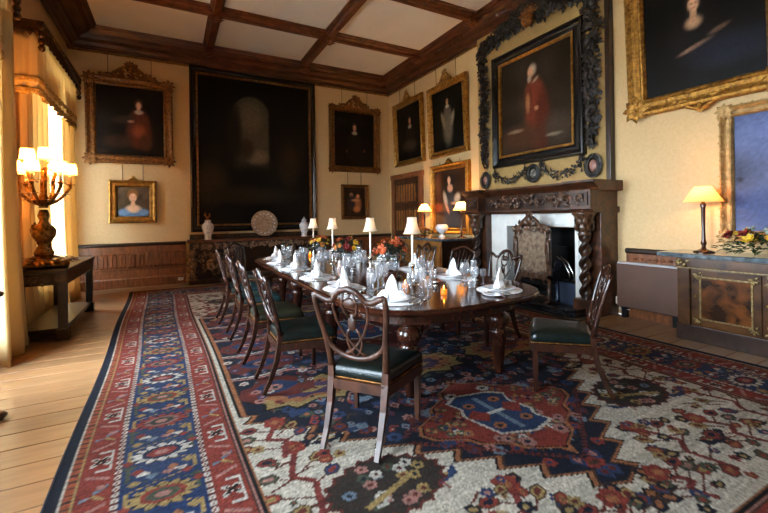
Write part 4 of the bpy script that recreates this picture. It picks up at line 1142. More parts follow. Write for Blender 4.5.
MB().tube([(-.12, .08, 0.012), (-.12, -.08, .012), (-.1, -.06, .1)], .012, 6).tube([(.12, .08, .012), (.12, -.08, .012), (.1, -.06, .1)], .012, 6).tube([(-.12, .07, .012), (-.05, .08, .35)], .012, 6).tube([(.12, .07, .012), (.05, .08, .35)], .012, 6).build('dish_stand', 'dark_oak', dh)

# ================================================================== side cabinets on the fireplace wall
def commode(name, label, loc, W, D_, wood, panelm, doors=3, mounts=True, over=.19):
    """front faces -Y locally; W along local x"""
    t = thing(name, label, 'cabinet', loc, RZ)
    MB().bx(-W / 2 - over, W / 2 + over, -D_ / 2 - .05, D_ / 2, .905, .955).build('marble_top', 'green_marble', t, bevel=.012)
    MB().bx(-W / 2, W / 2, -D_ / 2, D_ / 2 - .01, .16, .905).build('body', wood, t)
    MB().bx(-W / 2 - .01, W / 2 + .01, -D_ / 2 - .015, D_ / 2 - .01, 0, .17).build('plinth', 'dark_oak', t, bevel=.006)
    MB().bx(-W / 2 - .005, W / 2 + .005, -D_ / 2 - .02, -D_ / 2, .80, .895).build('frieze', wood, t, bevel=.006)
    MB().bx(-W / 2 - .01, W / 2 + .01, -D_ / 2 - .03, -D_ / 2, .79, .802).build('frieze_bead', 'brass_mount', t)
    for s in (-1, 1):
        p = MB().bx(s * (W / 2 - .075) - .055, s * (W / 2 - .075) + .055, -D_ / 2 - .03, -D_ / 2, .17, .8).build('pilaster', wood, t, bevel=.008)
        if mounts: cluster(MB(), (s * (W / 2 - .075), -D_ / 2 - .03, .85), (.05, .035, .02), None, 14, (0, -1, 0), 3, .04).build('mount', 'brass_mount', p)
    dw = (W - .3) / doors
    for k in range(doors):
        x0 = -W / 2 + .15 + k * dw + .01; x1 = x0 + dw - .02
        d_ = MB().bx(x0, x1, -D_ / 2 - .018, -D_ / 2, .19, .78).build('door', wood, t, bevel=.004)
        MB().bx(x0 + .07, x1 - .07, -D_ / 2 - .022, -D_ / 2 - .016, .26, .71).build('burr_panel', panelm, d_)
        q = -D_ / 2 - .024
        m = MB()
        for (a, b, c, e) in ((x0 + .06, x1 - .06, .70, .715), (x0 + .06, x1 - .06, .255, .27), (x0 + .06, x0 + .075, .255, .715), (x1 - .075, x1 - .06, .255, .715)): m.bx(a, b, q - .004, q + .008, c, e)
        m.build('beading', 'brass_mount', d_)
        if mounts:
            for cx in (x0 + .05, x1 - .05):
                for cz in (.725, .245): cluster(MB(), (cx, q, cz), (.04, .04, .015), None, 14, (0, -1, 0), k + 5, .034).build('corner_mount', 'brass_mount', d_)
            MB().ell((x0 + .03, q - .01, .5), (.012, .014, .014), seg=8, rings=5).build('knob', 'brass', d_)
    return t
commode('side_cabinet', 'walnut cabinet with green marble top, burr door panels and brass mounts beside heater', (5.235, 1.33, 0), 2.05, .5, 'walnut', 'burr_walnut')
commode('side_cabinet', 'golden wood cabinet with marble top between the corner door and fireplace', (5.04, 7.05, 0), 1.58, .84, 'side_wood', 'side_wood', 2, False, .06)
# heater
ht = thing('wall_heater', 'flat brown panel heater with pale grille fixed to the panelling', 'heater', (XR - .066, 2.875, .12), RZ)
MB().bx(-.39, .39, -.09, 0, .02, .6).build('body', 'heater_panel', ht, bevel=.012)
gr = MB().bx(-.38, .38, -.088, 0, .6, .625).build('grille', 'heater_grille', ht, bevel=.005)
for k in range(18): MB().bx(-.36 + k * .04, -.335 + k * .04, -.08, -.01, .622, .63).build('slat', 'heater_grille', gr)
for s in (-1, 1): MB().bx(s * .31 - .03, s * .31 + .03, -.07, .0, -.12, .02).build('foot', 'iron', ht)
pg = MB().bx(XR - .12, XR - .06, 3.262, 3.302, .16, .26).build('plug', 'plastic_white'); tag(pg, 'white electric plug beside the brown heater', 'plug')
MB().tube([(XR - .09, 3.28, .17), (XR - .1, 3.34 - .08, .1), (XR - .11, 3.3 - .1, .09), (XR - .1, 3.12, .11)], .006, 6).build('cable', 'plastic_white', pg)

# ================================================================== console table with the candelabra
ct = thing('console_table', 'dark oak console table carrying the candelabra by the window wall', 'table', (-1.35, 6.78, 0))
MB().bx(-.262, .262, -.95, .95, .8, .85).build('top', 'dark_oak', ct, bevel=.012)
ap = MB().bx(-.24, .24, -.89, .89, .66, .8).build('apron', 'dark_oak', ct)
relief(MB(), (-.22, -.892, .675), (1, 0, 0), (0, -1, 0), .44, .11, 1, 4, .012, .05).build('apron_carving', 'carved_oak', ap)
MB().bx(.165, .245, -.9, -.81, .68, .78).build('corner_block', 'carved_oak', ap, bevel=.01)
for sx in (-1, 1):
    for sy in (-1, 1):
        MB().box((sx * .195, sy * .84, .385), (.085, .085, .57)).box((sx * .195, sy * .84, .07), (.12, .12, .14)).build('leg', 'dark_oak', ct, bevel=.008)
MB().bx(-.22, .22, -.87, .87, .1, .15).build('stretcher_shelf', 'dark_oak', ct, bevel=.008)
cd = thing('candelabra', 'gilt bronze candelabra with many small lit shades on the console table', 'candelabra', (-1.375, 6.18, .85))
m = MB(); m.lathe([(.0, 0), (.23, 0), (.25, .03), (.24, .06), (.21, .08), (.18, .1), (.12, .14), (.0, .15)], 20)
for q_ in range(46):
    a = random.uniform(0, 6.28); r = random.uniform(.12, .23); m.leaf((r * math.cos(a), r * math.sin(a), .13 - r * .3 + random.uniform(-.01, .03)), (math.cos(a), math.sin(a), .2), (0, 0, 1), .14, .09, .4)
m.build('base', 'bronze', cd)
m = MB(); m.lathe([(.09, .13), (.1, .18), (.07, .24), (.05, .28), (.08, .32), (.115, .38), (.12, .44), (.1, .49), (.055, .53), (.04, .57), (.06, .62), (.04, .7)], 18)
m.build('urn', 'bronze', cd)
m = MB()
for q_ in range(24):
    a = q_ * 2.4; z = .16 + q_ * .014; r = .05 + .06 * math.exp(-((z - .42) / .1) ** 2); m.leaf((r * math.cos(a), r * math.sin(a), z), (math.cos(a) * .5, math.sin(a) * .5, 1), (math.cos(a), math.sin(a), 0), .09, .06, .25)
m.build('acanthus', 'bronze', cd)
MB().lathe([(.05, .72), (.035, .78), (.05, .84), (.03, .9), (.035, 1.0), (.02, 1.1), (.03, 1.2)], 12).build('stem', 'bronze', cd)
lp = [(.26 * math.cos(a), .26 * math.sin(a), 1.2) for a in [k * PI / 3 + .35 for k in range(6)]] + [(.15 * math.cos(a), .15 * math.sin(a), 1.36) for a in [k * 2 * PI / 3 + .9 for k in range(3)]]
for (x, y, z) in lp:
    u = Vector((x, y, 0)).normalized()
    P = [Vector((0, 0, .76)) + u * .02, Vector((0, 0, .8)) + u * .12, Vector((0, 0, z - .32)) + u * .2 * (Vector((x, y, 0)).length / .26), Vector((x, y, z - .22)), Vector((x, y, z - .16))]
    am = MB().tube(P, [.024, .02, .018, .018, .02], 7)
    for q_ in range(6):
        a = q_ * PI / 3; am.leaf((x, y, z - .2), (math.cos(a), math.sin(a), .6), (0, 0, 1), .08, .05, .5); am.leaf(P[2 if q_ % 2 else 1], (math.cos(a), math.sin(a), .3), (0, 0, 1), .1, .06)
    am = am.build('arm', 'bronze', cd)
    MB().lathe([(.016, z - .16), (.016, z - .03)], 8, (x, y, 0)).build('candle', 'candle_white', am)
    MB().lathe_open([(.078, z - .06), (.074, z), (.062, z + .075)], 16, (x, y, 0)).build('shade', 'shade_glow', cd)
    lamp_light(cd, (x, y, z), 8.0, r=.02)

# ================================================================== table lamps on the cabinets
def table_lamp(label, loc, h, rs, watts):
    t = thing('table_lamp', label, 'lamp', loc)
    MB().lathe([(.0, 0), (.1, 0), (.1, .012), (.06, .025), (.025, .04), (.018, .07), (.03, .1), (.02, .14), (.017, .25), (.022, h - .24), (.03, h - .2), (.015, h - .17), (.012, h - .1)], 14).build('stand', 'mahogany_leg', t)
    MB().lathe([(.016, h - .18), (.016, h - .13)], 8).build('bulb_holder', 'brass', t)
    MB().lathe_open([(rs, h - .17), (rs * .42, h)], 24).build('shade', 'shade_cream', t)
    lamp_light(t, (0, 0, h - .09), watts, (255, 186, 104), .025)
    return t
table_lamp('lit table lamp with peach cone shade on the walnut cabinet beside heater', (5.22, 2.2, .955), .73, .185, 5.5)
table_lamp('lit table lamp with cream cone shade beside the mantel on the golden cabinet', (5.2, 6.36, .955), .73, .17, 26)
table_lamp('lit table lamp with cream cone shade near the corner door', (5.18, 7.66, .955), .73, .17, 28)
ur = thing('urn', 'white china footed urn beneath the portrait of the seated lady', 'urn', (5.08, 6.86, .955))
MB().lathe([(.0, 0), (.07, 0), (.07, .02), (.03, .04), (.025, .07), (.06, .09), (.12, .14), (.14, .19), (.13, .24), (.1, .26), (.11, .27)], 20).build('body', 'china', ur)
def flowers(label, loc, cols, r, n, h=.0, vase_m=None, seed=1, leafm='leaf_dark', cat='flowers', sx=1, sy=1):
    t = thing('flower_arrangement', label, cat, loc); r_ = random.Random(seed)
    if vase_m:
        MB().lathe([(.0, 0), (.055, 0), (.055, .01), (.02, .03), (.018, .07), (.05, .11), (.075, .16), (.08, .19), (.07, .19)], 16).build('vase', vase_m, t)
    m = MB()
    for k in range(200):
        a = r_.uniform(0, 6.28); e = r_.uniform(-.35, 1.4); q = r * r_.uniform(.5, 1.02)
        p = Vector((math.cos(a) * math.cos(e) * q * sx, math.sin(a) * math.cos(e) * q * sy, max(.055, h + math.sin(e) * q * .8)))
        m.leaf(p, (math.cos(a), math.sin(a), r_.uniform(-.3, .7)), (0, 0, 1), r * .32, r * .17, .3)
    m.build('foliage', leafm, t)
    for k in range(n):
        a = k * 2.399; e = r_.uniform(.05, 1.25); q = r * r_.uniform(.8, 1.0); s = r * r_.uniform(.15, .24)
        c = Vector((math.cos(a) * math.cos(e) * q * sx, math.sin(a) * math.cos(e) * q * sy, h + .03 + math.sin(e) * q * .8)); f = MB()
        nr = Vector((math.cos(a) * math.cos(e), math.sin(a) * math.cos(e), math.sin(e) + .2)).normalized()
        f.ell(c, (s * .55, s * .55, s * .55), seg=7, rings=4)
        t1_ = nr.orthogonal().normalized(); t2_ = nr.cross(t1_)
        for ring, (cnt, tilt) in enumerate(((5, .9), (7, .35))):
            for j in range(cnt):
                b = 2 * PI * j / cnt + ring; dv = t1_ * math.cos(b) + t2_ * math.sin(b)
                f.leaf(c + dv * s * .3, dv + nr * tilt, nr, s * .95, s * .9, -.15)
        f.build('blossom', cols[k % len(cols)], t)
    return t
flowers('low bunch of red and yellow flowers on the golden cabinet beside the urn', (4.92, 7.3, .955), ['fl_amber', 'fl_red', 'fl_yellow'], .18, 12, .02, None, 4, 'leaf_green', sy=1.6)
flowers('bright red, yellow and blue-grey flowers lying on the walnut cabinet', (5.07, 1.58, .955), ['fl_yellow', 'fl_red', 'fl_pale', 'fl_orange', 'fl_yellow'], .24, 30, .06, None, 5, 'leaf_green', sy=1.9, sx=.85)
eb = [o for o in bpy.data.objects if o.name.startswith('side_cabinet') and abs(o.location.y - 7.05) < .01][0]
MB().bx(.79, .798, -.41, .40, .17, .9).build('end_shade_panel', 'dark_oak', eb)  # dark sheet added where the cabinet's near end lies in shade

# ================================================================== dining table
ZT = .752
tb = thing('dining_table', 'long polished mahogany dining table laid for twelve', 'table', (2.06, 4.62, 0))
def outline(a, yend, b, p=2.7, n=14):
    P = []
    for k in range(n + 1):
        th = PI * k / n; c, s = math.cos(th), math.sin(th)
        P.append((a * math.copysign(abs(c) ** (2 / p), c), yend + b * abs(s) ** (2 / p)))
    return P + [(-x, -y) for x, y in P]
def loft(m, rings):
    n = len(rings[0][0]); vs = []; fs = []
    for P, z in rings: vs += [(x, y, z) for x, y in P]
    for r_ in range(len(rings) - 1):
        for k in range(n): k2 = (k + 1) % n; fs.append((r_ * n + k, r_ * n + k2, (r_ + 1) * n + k2, (r_ + 1) * n + k))
    fs.append(tuple(range(n))[::-1]); fs.append(tuple((len(rings) - 1) * n + k for k in range(n)))
    return m.add(vs, fs)
O = lambda i: outline(.935 - i, 1.5, .91 - i, 3.1)
loft(MB(), [(O(.045), ZT - .052), (O(.02), ZT - .05), (O(.0), ZT - .032), (O(.0), ZT - .014), (O(.008), ZT - .004), (O(.018), ZT)]).build('tabletop', 'mahogany', tb)
loft(MB(), [(O(.19), ZT - .155), (O(.18), ZT - .15), (O(.18), ZT - .052)]).build('apron', 'mahogany_leg', tb)
LEG = [(.0, .0), (.03, .0), (.034, .02), (.034, .06), (.042, .075), (.045, .1), (.06, .26), (.075, .36), (.08, .38), (.06, .395), (.06, .41), (.088, .44), (.1, .48), (.088, .52), (.06, .545), (.06, .555), (.08, .57), (.08, .595)]
for yy in (-2.02, -.62, .72, 1.95):
    for s in (-1, 1):
        x = .46 if abs(yy) > 1.5 else .56
        MB().lathe(LEG, 18, (s * x, yy, .014), flute=.0).build('leg', 'mahogany_leg', tb)

# ================================================================== chairs
def make_chair(variant, seatmat, wood):
    """origin on the floor under the seat; the sitter looks along +Y"""
    t = empty('dining_chair'); t['category'] = 'chair'
    yb_ = lambda z: -.2 - .20 * (z - .45) - .12 * max(0, z - .45) ** 2
    # seat: tapered, domed, leather-covered
    vs = []; fs = []; nu, nv = 12, 10
    def half(v): return .195 + (.265 - .195) * v
    prof_ = [(0, 1.0), (.055, 1.0), (.075, .97)]
    rim = []
    for (u, v) in [(-1 + 2 * k / nu, 0) for k in range(nu)] + [(1, k / nv) for k in range(nv)] + [(1 - 2 * k / nu, 1) for k in range(nu)] + [(-1, 1 - k / nv) for k in range(nv)]: rim.append((u, v))
    def P(u, v, s, z):
        y = -.205 + .435 * v + (.02 * (1 - u * u) if v > .5 else 0) * v
        return (u * half(v) * s, (y - .01) * s + .01, z)
    rings = [(1.0, .40), (1.01, .43), (1.0, .455), (.96, .47), (.85, .482), (.55, .492), (.2, .496)]
    n = len(rim)
    for s, z in rings: vs += [P(u, v, s, z) for u, v in rim]
    for r_ in range(len(rings) - 1):
        for k in range(n): k2 = (k + 1) % n; fs.append((r_ * n + k, r_ * n + k2, (r_ + 1) * n + k2, (r_ + 1) * n + k))
    fs.append(tuple((len(rings) - 1) * n + k for k in range(n)))
    fs.append(tuple(range(n))[::-1])
    seat = MB().add(vs, fs, True).build('seat', seatmat, t)
    m = MB(); m.tube([P(u, v, 1.012, .402) for u, v in rim], .006, 5, True); m.build('nail_trim', 'gilt_dark', seat)
    # rails
    m = MB()
    for s in (-1, 1): m.tube([(s * .18, -.2, .365), (s * .245, .21, .365)], .042, 4, flat=1.0, nrm=(0, 0, 1), smooth=False)
    m.tube([(-.245, .215, .365), (.245, .215, .365)], .042, 4, nrm=(0, 0, 1), smooth=False).tube([(-.18, -.2, .365), (.18, -.2, .365)], .042, 4, nrm=(0, 0, 1), smooth=False)
    m.build('seat_frame', wood, t)
    for s in (-1, 1):
        MB().tube([(s * .232, .205, .014), (s * .235, .205, .2), (s * .24, .205, .4)], [.019, .025, .03], 4, nrm=(0, 1, 0), smooth=False).build('leg', wood, t)
        L_ = [(s * .178, -.335, .014), (s * .178, -.285, .11), (s * .18, -.235, .25), (s * .183, -.205, .4), (s * .186, yb_(.47), .47)]
        MB().tube(L_, [.02, .022, .026, .03, .028], 4, nrm=(0, 1, 0), smooth=False).build('leg', wood, t)
        B = [(s * .186, yb_(.46), .46), (s * .192, yb_(.55), .55), (s * .205, yb_(.68), .68), (s * .226, yb_(.8), .8), (s * .235, yb_(.9), .9), (s * .232, yb_(.94), .94)]
        MB().tube(B, [.026, .022, .02, .019, .019, .017], 6, nrm=(0, 1, 0), flat=.8).build('back_post', wood, t)
    mz = lambda x, z: (x, yb_(z), z)
    # crest rail
    if variant == 'shield':
        C = [(-.235, .935), (-.2, .925), (-.15, .9), (-.11, .9), (-.09, .93), (-.05, .965), (0, .978), (.05, .965), (.09, .93), (.11, .9), (.15, .9), (.2, .925), (.235, .935)]
    else:
        C = [(-.235, .92), (-.19, .925), (-.13, .945), (-.06, .972), (0, .982), (.06, .972), (.13, .945), (.19, .925), (.235, .92)]
    MB().tube([mz(x, z) for x, z in C], .019, 6, nrm=(0, 1, 0), flat=.8).build('crest_rail', wood, t)
    U = [(-.205, .68)] + [(-.2 * math.cos(a), .675 - .14 * math.sin(a)) for a in [k * PI / 12 for k in range(1, 12)]] + [(.205, .68)]
    MB().tube([mz(x, z) for x, z in U], .017, 6, nrm=(0, 1, 0), flat=.8).build('shield_curve', wood, t)
    if variant == 'shield':
        def bar(pts, r=.010): MB().tube([mz(x, z) for x, z in pts], r, 6, nrm=(0, 1, 0), flat=.7).build('splat_bar', wood, t)
        for s in (-1, 1):
            bar([(s * .10, .905), (s * .115, .86), (s * .105, .78), (s * .07, .70), (s * .02, .63), (-s * .03, .58), (-s * .075, .556)])
            bar([(s * .03, .95), (s * .05, .88), (s * .04, .83), (s * .012, .8)])
            bar([(s * .012, .74), (s * .04, .70), (s * .05, .64), (s * .03, .58), (0, .545)])
        m = MB(); m.ell(mz(0, .77), (.03, .012, .055), seg=12, rings=6); m.ell(mz(0, .89), (.045, .01, .03), seg=10, rings=5)
        for k in range(7): a = (k - 3) * .5; m.leaf(mz(0, .87), (math.sin(a), 0, math.cos(a)), (0, -1, 0), .06, .025)
        m.build('splat', wood, t)
    else:
        for k in range(-2, 3):
            a = k * .5
            pts = [(k * .026, .545 + .01 * k * k), (k * .04, .66), (k * .062, .8), (k * .075, .94 - .012 * k * k)]
            MB().tube([mz(x, z) for x, z in pts], [.011, .009, .009, .012], 6, nrm=(0, 1, 0), flat=.8).build('back_bar', wood, t)
    return t
SIDE = [('nearest the sideboard', 5.8), ('second from the sideboard', 4.98), ('third from the sideboard', 4.12), ('fourth from the sideboard', 3.36)]
SEATS = []          # key words, chair spot, chair angle, variant, leather, place centre, place angle
for i, (w, yy) in enumerate(SIDE):
    SEATS.append(('window-side', w, ((.86, .9, .91, .95)[i], yy), R(-90), 'shield', ('leather_teal', 'leather_teal', 'leather_olive', 'leather')[i], (1.38, yy), R(-90)))
for i, (w, yy) in enumerate(SIDE):
    SEATS.append(('fireplace-side', w, (3.1, yy + .03), R(90), ('bars', 'shield')[i % 2 if i < 3 else 1] if i != 2 else 'bars', 'leather', (2.62, yy), R(90)))
SEATS.append(('window-side', 'corner away from the sideboard', (1.15, 2.33), R(-52), 'shield', 'leather', (1.5, 2.67), R(-45)))
SEATS.append(('fireplace-side', 'corner away from the sideboard', (2.8, 2.165), R(40), 'shield', 'leather', (2.5, 2.56), R(40)))
SEATS.append(('window-side', 'corner by the sideboard', (1.2, 6.98), R(-128), 'bars', 'leather', (1.5, 6.55), R(-135)))
SEATS.append(('fireplace-side', 'corner by the sideboard', (2.85, 6.98), R(128), 'bars', 'leather', (2.5, 6.55), R(135)))
protos = {}
for (side, w, (cx, cy), a, var, lea, pc, pa) in SEATS:
    wood = 'chair_wood_worn' if (cx, cy) == (1.15, 2.33) else 'chair_wood'
    key = (var, lea, wood)
    lc = {'leather': 'dark green', 'leather_teal': 'teal', 'leather_olive': 'olive'}[lea]
    lab = '%s dining chair, %s leather seat, %s %s' % ('shield-back' if var == 'shield' else 'bar-back', lc, side, w)
    if key not in protos:
        protos[key] = (make_chair(var, lea, wood), [False])
    place(protos[key][0], protos[key][1], (cx, cy, .008), a, lab, 'dining chairs')

# ================================================================== place settings
def napkin_mesh():
    m = MB()
    # standing folded spire with two drooping wings
    vs = []; fs = []
    prof_ = [(.0, .056), (.05, .05), (.1, .042), (.14, .03), (.17, .015), (.19, .002)]
    seg = 10
    for z, r in prof_:
        for k in range(seg):
            a = 2 * PI * k / seg; rr = r * (1 + .18 * math.cos(2 * a) - .14 * math.cos(5 * a)); vs.append((rr * math.cos(a) * 1.0, rr * math.sin(a) * .62 - .1 * z * z / .17 * .6, z))
    for j in range(len(prof_) - 1):
        for k in range(seg): k2 = (k + 1) % seg; fs.append((j * seg + k, j * seg + k2, (j + 1) * seg + k2, (j + 1) * seg + k))
    m.add(vs, fs, False)
    for s in (-1, 1):
        P = [(s * .02, -.035, .075), (s * .02, .03, .07), (s * .07, -.05, .045), (s * .075, .03, .05), (s * .085, -.01, .065), (s * .125, -.02, .022), (s * .03, -.055, .01), (s * .03, .045, .01), (s * .08, -.045, .008), (s * .08, .035, .008)]
        m.add(P, [(0, 2, 4, 1), (1, 4, 3), (2, 5, 4), (4, 5, 3), (0, 6, 8, 2), (2, 8, 5), (1, 3, 9, 7), (3, 5, 9)], False)
    return m
def tt(name, cat):
    o = empty(name); o['category'] = cat; return o
K = {}
K['place_mat'] = MB().lathe([(.0, 0), (.19, 0), (.195, .002), (.19, .004), (.0, .004)], 24, sx=1.12, smooth=False).build('place_mat', 'linen')
p = tt('dinner_plate', 'plate'); MB().lathe([(.0, 0), (.09, 0), (.1, .006), (.145, .017), (.148, .02), (.142, .021), (.128, .017)], 28).build('rim', 'china', p); MB().lathe([(.128, .0165), (.098, .0105), (.06, .009), (.0, .009)], 28).build('well', 'china_red', p); K['dinner_plate'] = p
K['napkin'] = napkin_mesh().build('napkin', 'linen')
p = tt('side_plate', 'plate'); MB().lathe([(.0, 0), (.05, 0), (.058, .006), (.084, .013), (.085, .016), (.055, .009), (.0, .008)], 24).build('body', 'china', p); K['side_plate'] = p
def goblet(name, prof_):
    t = tt(name, 'glass'); h = prof_
    bowl, stem = h
    MB().lathe_open(bowl, 14).build('bowl', 'crystal', t)
    MB().lathe(stem, 12).build('stem', 'crystal', t); return t
K['champagne_flute'] = goblet('champagne_flute', ([(.006, .09), (.018, .105), (.026, .14), (.028, .2), (.025, .23)], [(.0, 0), (.034, 0), (.03, .004), (.006, .01), (.005, .05), (.008, .055), (.006, .09)]))
K['red_wine_glass'] = goblet('red_wine_glass', ([(.006, .09), (.03, .1), (.045, .13), (.046, .165), (.038, .21)], [(.0, 0), (.038, 0), (.034, .004), (.006, .01), (.005, .05), (.009, .055), (.006, .09)]))
K['wine_glass'] = goblet('wine_glass', ([(.006, .08), (.025, .09), (.038, .115), (.039, .145), (.033, .18)], [(.0, 0), (.036, 0), (.032, .004), (.006, .01), (.005, .045), (.009, .05), (.006, .08)]))
K['small_wine_glass'] = goblet('small_wine_glass', ([(.006, .065), (.02, .073), (.03, .095), (.03, .12), (.027, .145)], [(.0, 0), (.03, 0), (.027, .004), (.005, .01), (.005, .04), (.008, .045), (.006, .065)]))
p = tt('water_tumbler', 'glass'); MB().lathe_open([(.032, .012), (.034, .03), (.04, .1)], 14).build('wall', 'crystal', p); MB().lathe([(.0, 0), (.03, 0), (.032, .012), (.0, .012)], 14).build('base', 'crystal', p)
m = MB()
for k in range(7): a = 2 * PI * k / 7; m.tube([(.034 * math.cos(a), .034 * math.sin(a), .016), (.037 * math.cos(a + .5), .037 * math.sin(a + .5), .06)], .003, 4).tube([(.034 * math.cos(a), .034 * math.sin(a), .016), (.037 * math.cos(a - .5), .037 * math.sin(a - .5), .06)], .003, 4)
m.build('cut_pattern', 'crystal', p); K['water_tumbler'] = p
def fork(l):
    t = tt('fork', 'fork')
    MB().tube([(0, -l / 2, .003), (0, -l * .2, .005), (0, l * .12, .004), (0, l * .22, .006)], [.008, .005, .003, .004], 6, flat=.45, nrm=(0, 0, 1)).build('handle', 'silver', t)
    MB().ell((0, l * .26, .005), (.011, .018, .003), seg=8, rings=4).build('root', 'silver', t)
    for x in (-.009, -.003, .003, .009): MB().tube([(x, l * .28, .005), (x, l * .4, .004), (x, l * .5, .007)], .0017, 4).build('tine', 'silver', t)
    return t
def knife(l):
    t = tt('knife', 'knife')
    MB().tube([(0, -l / 2, .005), (0, -l * .3, .006), (0, 0, .005)], [.007, .008, .005], 6, flat=.6, nrm=(0, 0, 1)).build('handle', 'silver', t)
    MB().prism([(-.007, 0), (.007, 0), (.008, l * .4), (.002, l * .5), (-.007, l * .46)], .003, .006).build('blade', 'silver', t)
    return t
def spoon(l):
    t = tt('spoon', 'spoon')
    MB().tube([(0, -l / 2, .003), (0, -l * .1, .006), (0, l * .25, .004)], [.008, .004, .004], 6, flat=.45, nrm=(0, 0, 1)).build('handle', 'silver', t)
    MB().ell((0, l * .38, .006), (.018, .03, .005), seg=10, rings=4).build('bowl', 'silver', t); return t
K['dinner_fork'] = fork(.2); K['dinner_fork'].name = 'dinner_fork'
K['dessert_fork'] = fork(.17); K['dessert_fork'].name = 'dessert_fork'
K['dinner_knife'] = knife(.23); K['dinner_knife'].name = 'dinner_knife'
K['dessert_knife'] = knife(.2); K['dessert_knife'].name = 'dessert_knife'
K['soup_spoon'] = spoon(.19); K['soup_spoon'].name = 'soup_spoon'
K['place_mat']['category'] = 'place mat'; K['napkin']['category'] = 'napkin'
LAY = [('place_mat', 'white linen place mat', 0, 0, 0, 0), ('dinner_plate', 'white-rimmed plate with brown patterned well', 0, 0, .0045, 0), ('napkin', 'white napkin folded into a standing spire', 0, .0, .0145, 0),
       ('side_plate', 'small white side plate', -.30, .03, 0, 0), ('dinner_fork', 'large silver dinner fork', -.155, .0, .0045, 0), ('dessert_fork', 'smaller silver fork', -.19, -.01, .0045, 0),
       ('dinner_knife', 'large silver dinner knife', .165, .0, .0045, 0), ('dessert_knife', 'smaller silver knife', .195, -.01, .0045, 0), ('soup_spoon', 'silver soup spoon', .24, -.01, .0, 0),
       ('champagne_flute', 'tall crystal champagne flute', .19, .25, 0, 0), ('wine_glass', 'large crystal wine glass', .10, .23, 0, 0), ('small_wine_glass', 'small crystal wine glass', .24, .17, 0, 0), ('water_tumbler', 'cut crystal tumbler', .02, .245, 0, 0), ('red_wine_glass', 'broad crystal red wine glass', .14, .33, 0, 0)]
used = {k: [False] for k in K}
for si, (side, w, cc, a, var, lea, (px, py), pa) in enumerate(SEATS):
    M_ = Matrix.Rotation(pa, 4, 'Z'); r_ = random.Random(si)
    for (kind, desc, lx, ly, dz, rz) in LAY:
        ex, ey = (0, 0) if kind in ('place_mat', 'dinner_plate', 'napkin') else (r_.uniform(-.01, .01), r_.uniform(-.01, .01))
        if kind == 'side_plate' and 'away' in w: lx += .02
        v = M_ @ Vector((lx + ex, ly + ey, 0))
        place(K[kind], used[kind], (px + v.x, py + v.y, ZT + dz), pa + rz + r_.uniform(-.05, .05), '%s at %s place %s' % (desc, side, w), kind.replace('_', ' ') + 's on the table')

# ================================================================== middle of the table: candle lamps, flowers, silver, votives
def candle_lamp(label, x, y):
    t = thing('candle_lamp', label, 'lamp', (x, y, ZT), 0, 'candle lamps down the table')
    MB().lathe([(.0, 0), (.055, 0), (.058, .008), (.04, .02), (.016, .035), (.013, .06), (.024, .075), (.014, .09), (.012, .16), (.022, .175), (.026, .19), (.014, .2)], 16).build('candlestick', 'silver', t)
    MB().lathe([(.0105, .195), (.0105, .53)], 10).build('candle', 'candle_white', t)
    sh = MB().lathe_open([(.088, .485), (.074, .503), (.058, .55), (.048, .6), (.045, .64)], 20).build('shade', 'shade_linen', t)
    MB().tube([(.0885 * math.cos(k * PI / 10), .0885 * math.sin(k * PI / 10), .485) for k in range(20)], .003, 5, True).build('shade_trim', 'curtain_trim', sh)
    lamp_light(t, (0, 0, .56), .14, (255, 205, 150), .015)
candle_lamp('white-shaded candle lamp farthest from the sideboard along the table', 2.0, 3.17)
candle_lamp('white-shaded candle lamp, third from the sideboard along the table', 2.0, 4.07)
candle_lamp('white-shaded candle lamp, second from the sideboard along the table', 2.0, 5.28)
candle_lamp('white-shaded candle lamp standing nearest the sideboard', 2.0, 6.15)
FC = ['fl_orange', 'fl_amber', 'fl_orange', 'fl_red', 'fl_orange']
flowers('orange and dark red roses in crystal vase, farthest from the sideboard', (2.02, 3.6, ZT), FC, .19, 18, .24, 'crystal', 21)
flowers('orange and yellow roses in crystal vase at the middle of the table', (2.0, 4.75, ZT), ['fl_amber', 'fl_orange', 'fl_yellow', 'fl_red'], .18, 18, .22, 'crystal', 22)
flowers('amber roses in crystal vase, nearest the sideboard', (2.0, 5.82, ZT), ['fl_amber', 'fl_yellow', 'fl_orange'], .17, 16, .21, 'crystal', 23)
def votive(label, x, y):
    t = thing('votive_candle', label, 'candle', (x, y, ZT), 0, 'votive candles on the table')
    MB().lathe_open([(.03, .003), (.034, .03), (.033, .07)], 14).build('holder', 'amber_glass', t)
    MB().lathe([(.0, .002), (.026, .002), (.026, .04), (.0, .04)], 12).build('wax', 'wax_glow', t)
    MB().lathe([(.0, .04), (.006, .05), (.005, .06), (.0, .075)], 8).build('flame', 'flame', t)
thin_glass('amber_glass', (1.0, .72, .36), .3)
emis('wax_glow', (240, 150, 60), .8); emis('flame', (255, 190, 90), 12)
votive('amber votive candle between the corner places away from the sideboard', 1.98, 2.66)
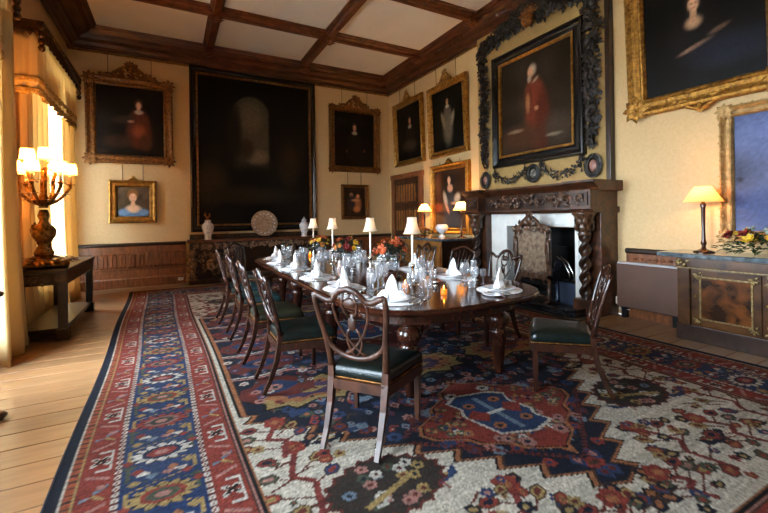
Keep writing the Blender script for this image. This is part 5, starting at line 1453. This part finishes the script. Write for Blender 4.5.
votive('amber votive candle beside the candle lamp farthest from the sideboard', 1.86, 3.08)
votive('amber votive candle beside the middle rose vase', 1.82, 4.6)
votive('amber votive candle near the sideboard end of the table', 2.05, 6.5)
bo_ = thing('fruit_bowl', 'round dark copper bowl on the table beside the rose vase', 'bowl', (1.84, 3.3, ZT))
MB().lathe([(.0, 0), (.045, 0), (.045, .008), (.06, .02), (.09, .05), (.095, .085), (.08, .12), (.055, .135), (.05, .13), (.07, .1), (.05, .05), (.0, .04)], 20).build('body', 'mahogany_leg', bo_)
for k, (x, y, wd) in enumerate(((2.14, 3.0, 'farthest from the sideboard'), (1.88, 4.3, 'beside the third candle lamp from the sideboard'), (2.14, 5.5, 'beside the second candle lamp from the sideboard'))):
    t = thing('salt_cellar', 'small silver salt cellar on the table ' + wd, 'salt cellar', (x, y, ZT), 0, 'salt cellars')
    MB().lathe([(.0, 0), (.025, 0), (.022, .008), (.012, .015), (.03, .03), (.034, .045), (.028, .045), (.0, .03)], 14).build('bowl', 'silver', t)
    MB().lathe([(.0, .03), (.03, .042), (.0, .044)], 12).build('salt', 'linen', t)

# ================================================================== tripod table at the edge of the window side
tp = thing('tripod_table', 'dark round tripod table with carved feet by the second window', 'table', (-1.42, 3.86, 0), R(10))
MB().lathe([(.0, .85), (.3, .85), (.315, .86), (.32, .875), (.31, .885), (.0, .882)], 28).build('top', 'dark_oak', tp)
MB().lathe([(.05, .2), (.06, .25), (.035, .32), (.055, .42), (.03, .5), (.03, .78), (.06, .85)], 14).build('column', 'dark_oak', tp)
for k in range(3):
    a = 2 * PI * k / 3 - .45; u = Vector((math.cos(a), math.sin(a), 0))
    P = [Vector((0, 0, .26)), u * .1 + Vector((0, 0, .26)), u * .2 + Vector((0, 0, .14)), u * .27 + Vector((0, 0, .05)), u * .33 + Vector((0, 0, .03))]
    lg = MB().tube(P, [.035, .035, .03, .025, .03], 7); lg.ell(P[-1], (.05, .05, .03), seg=8, rings=5); lg.build('leg', 'carved_oak', tp)
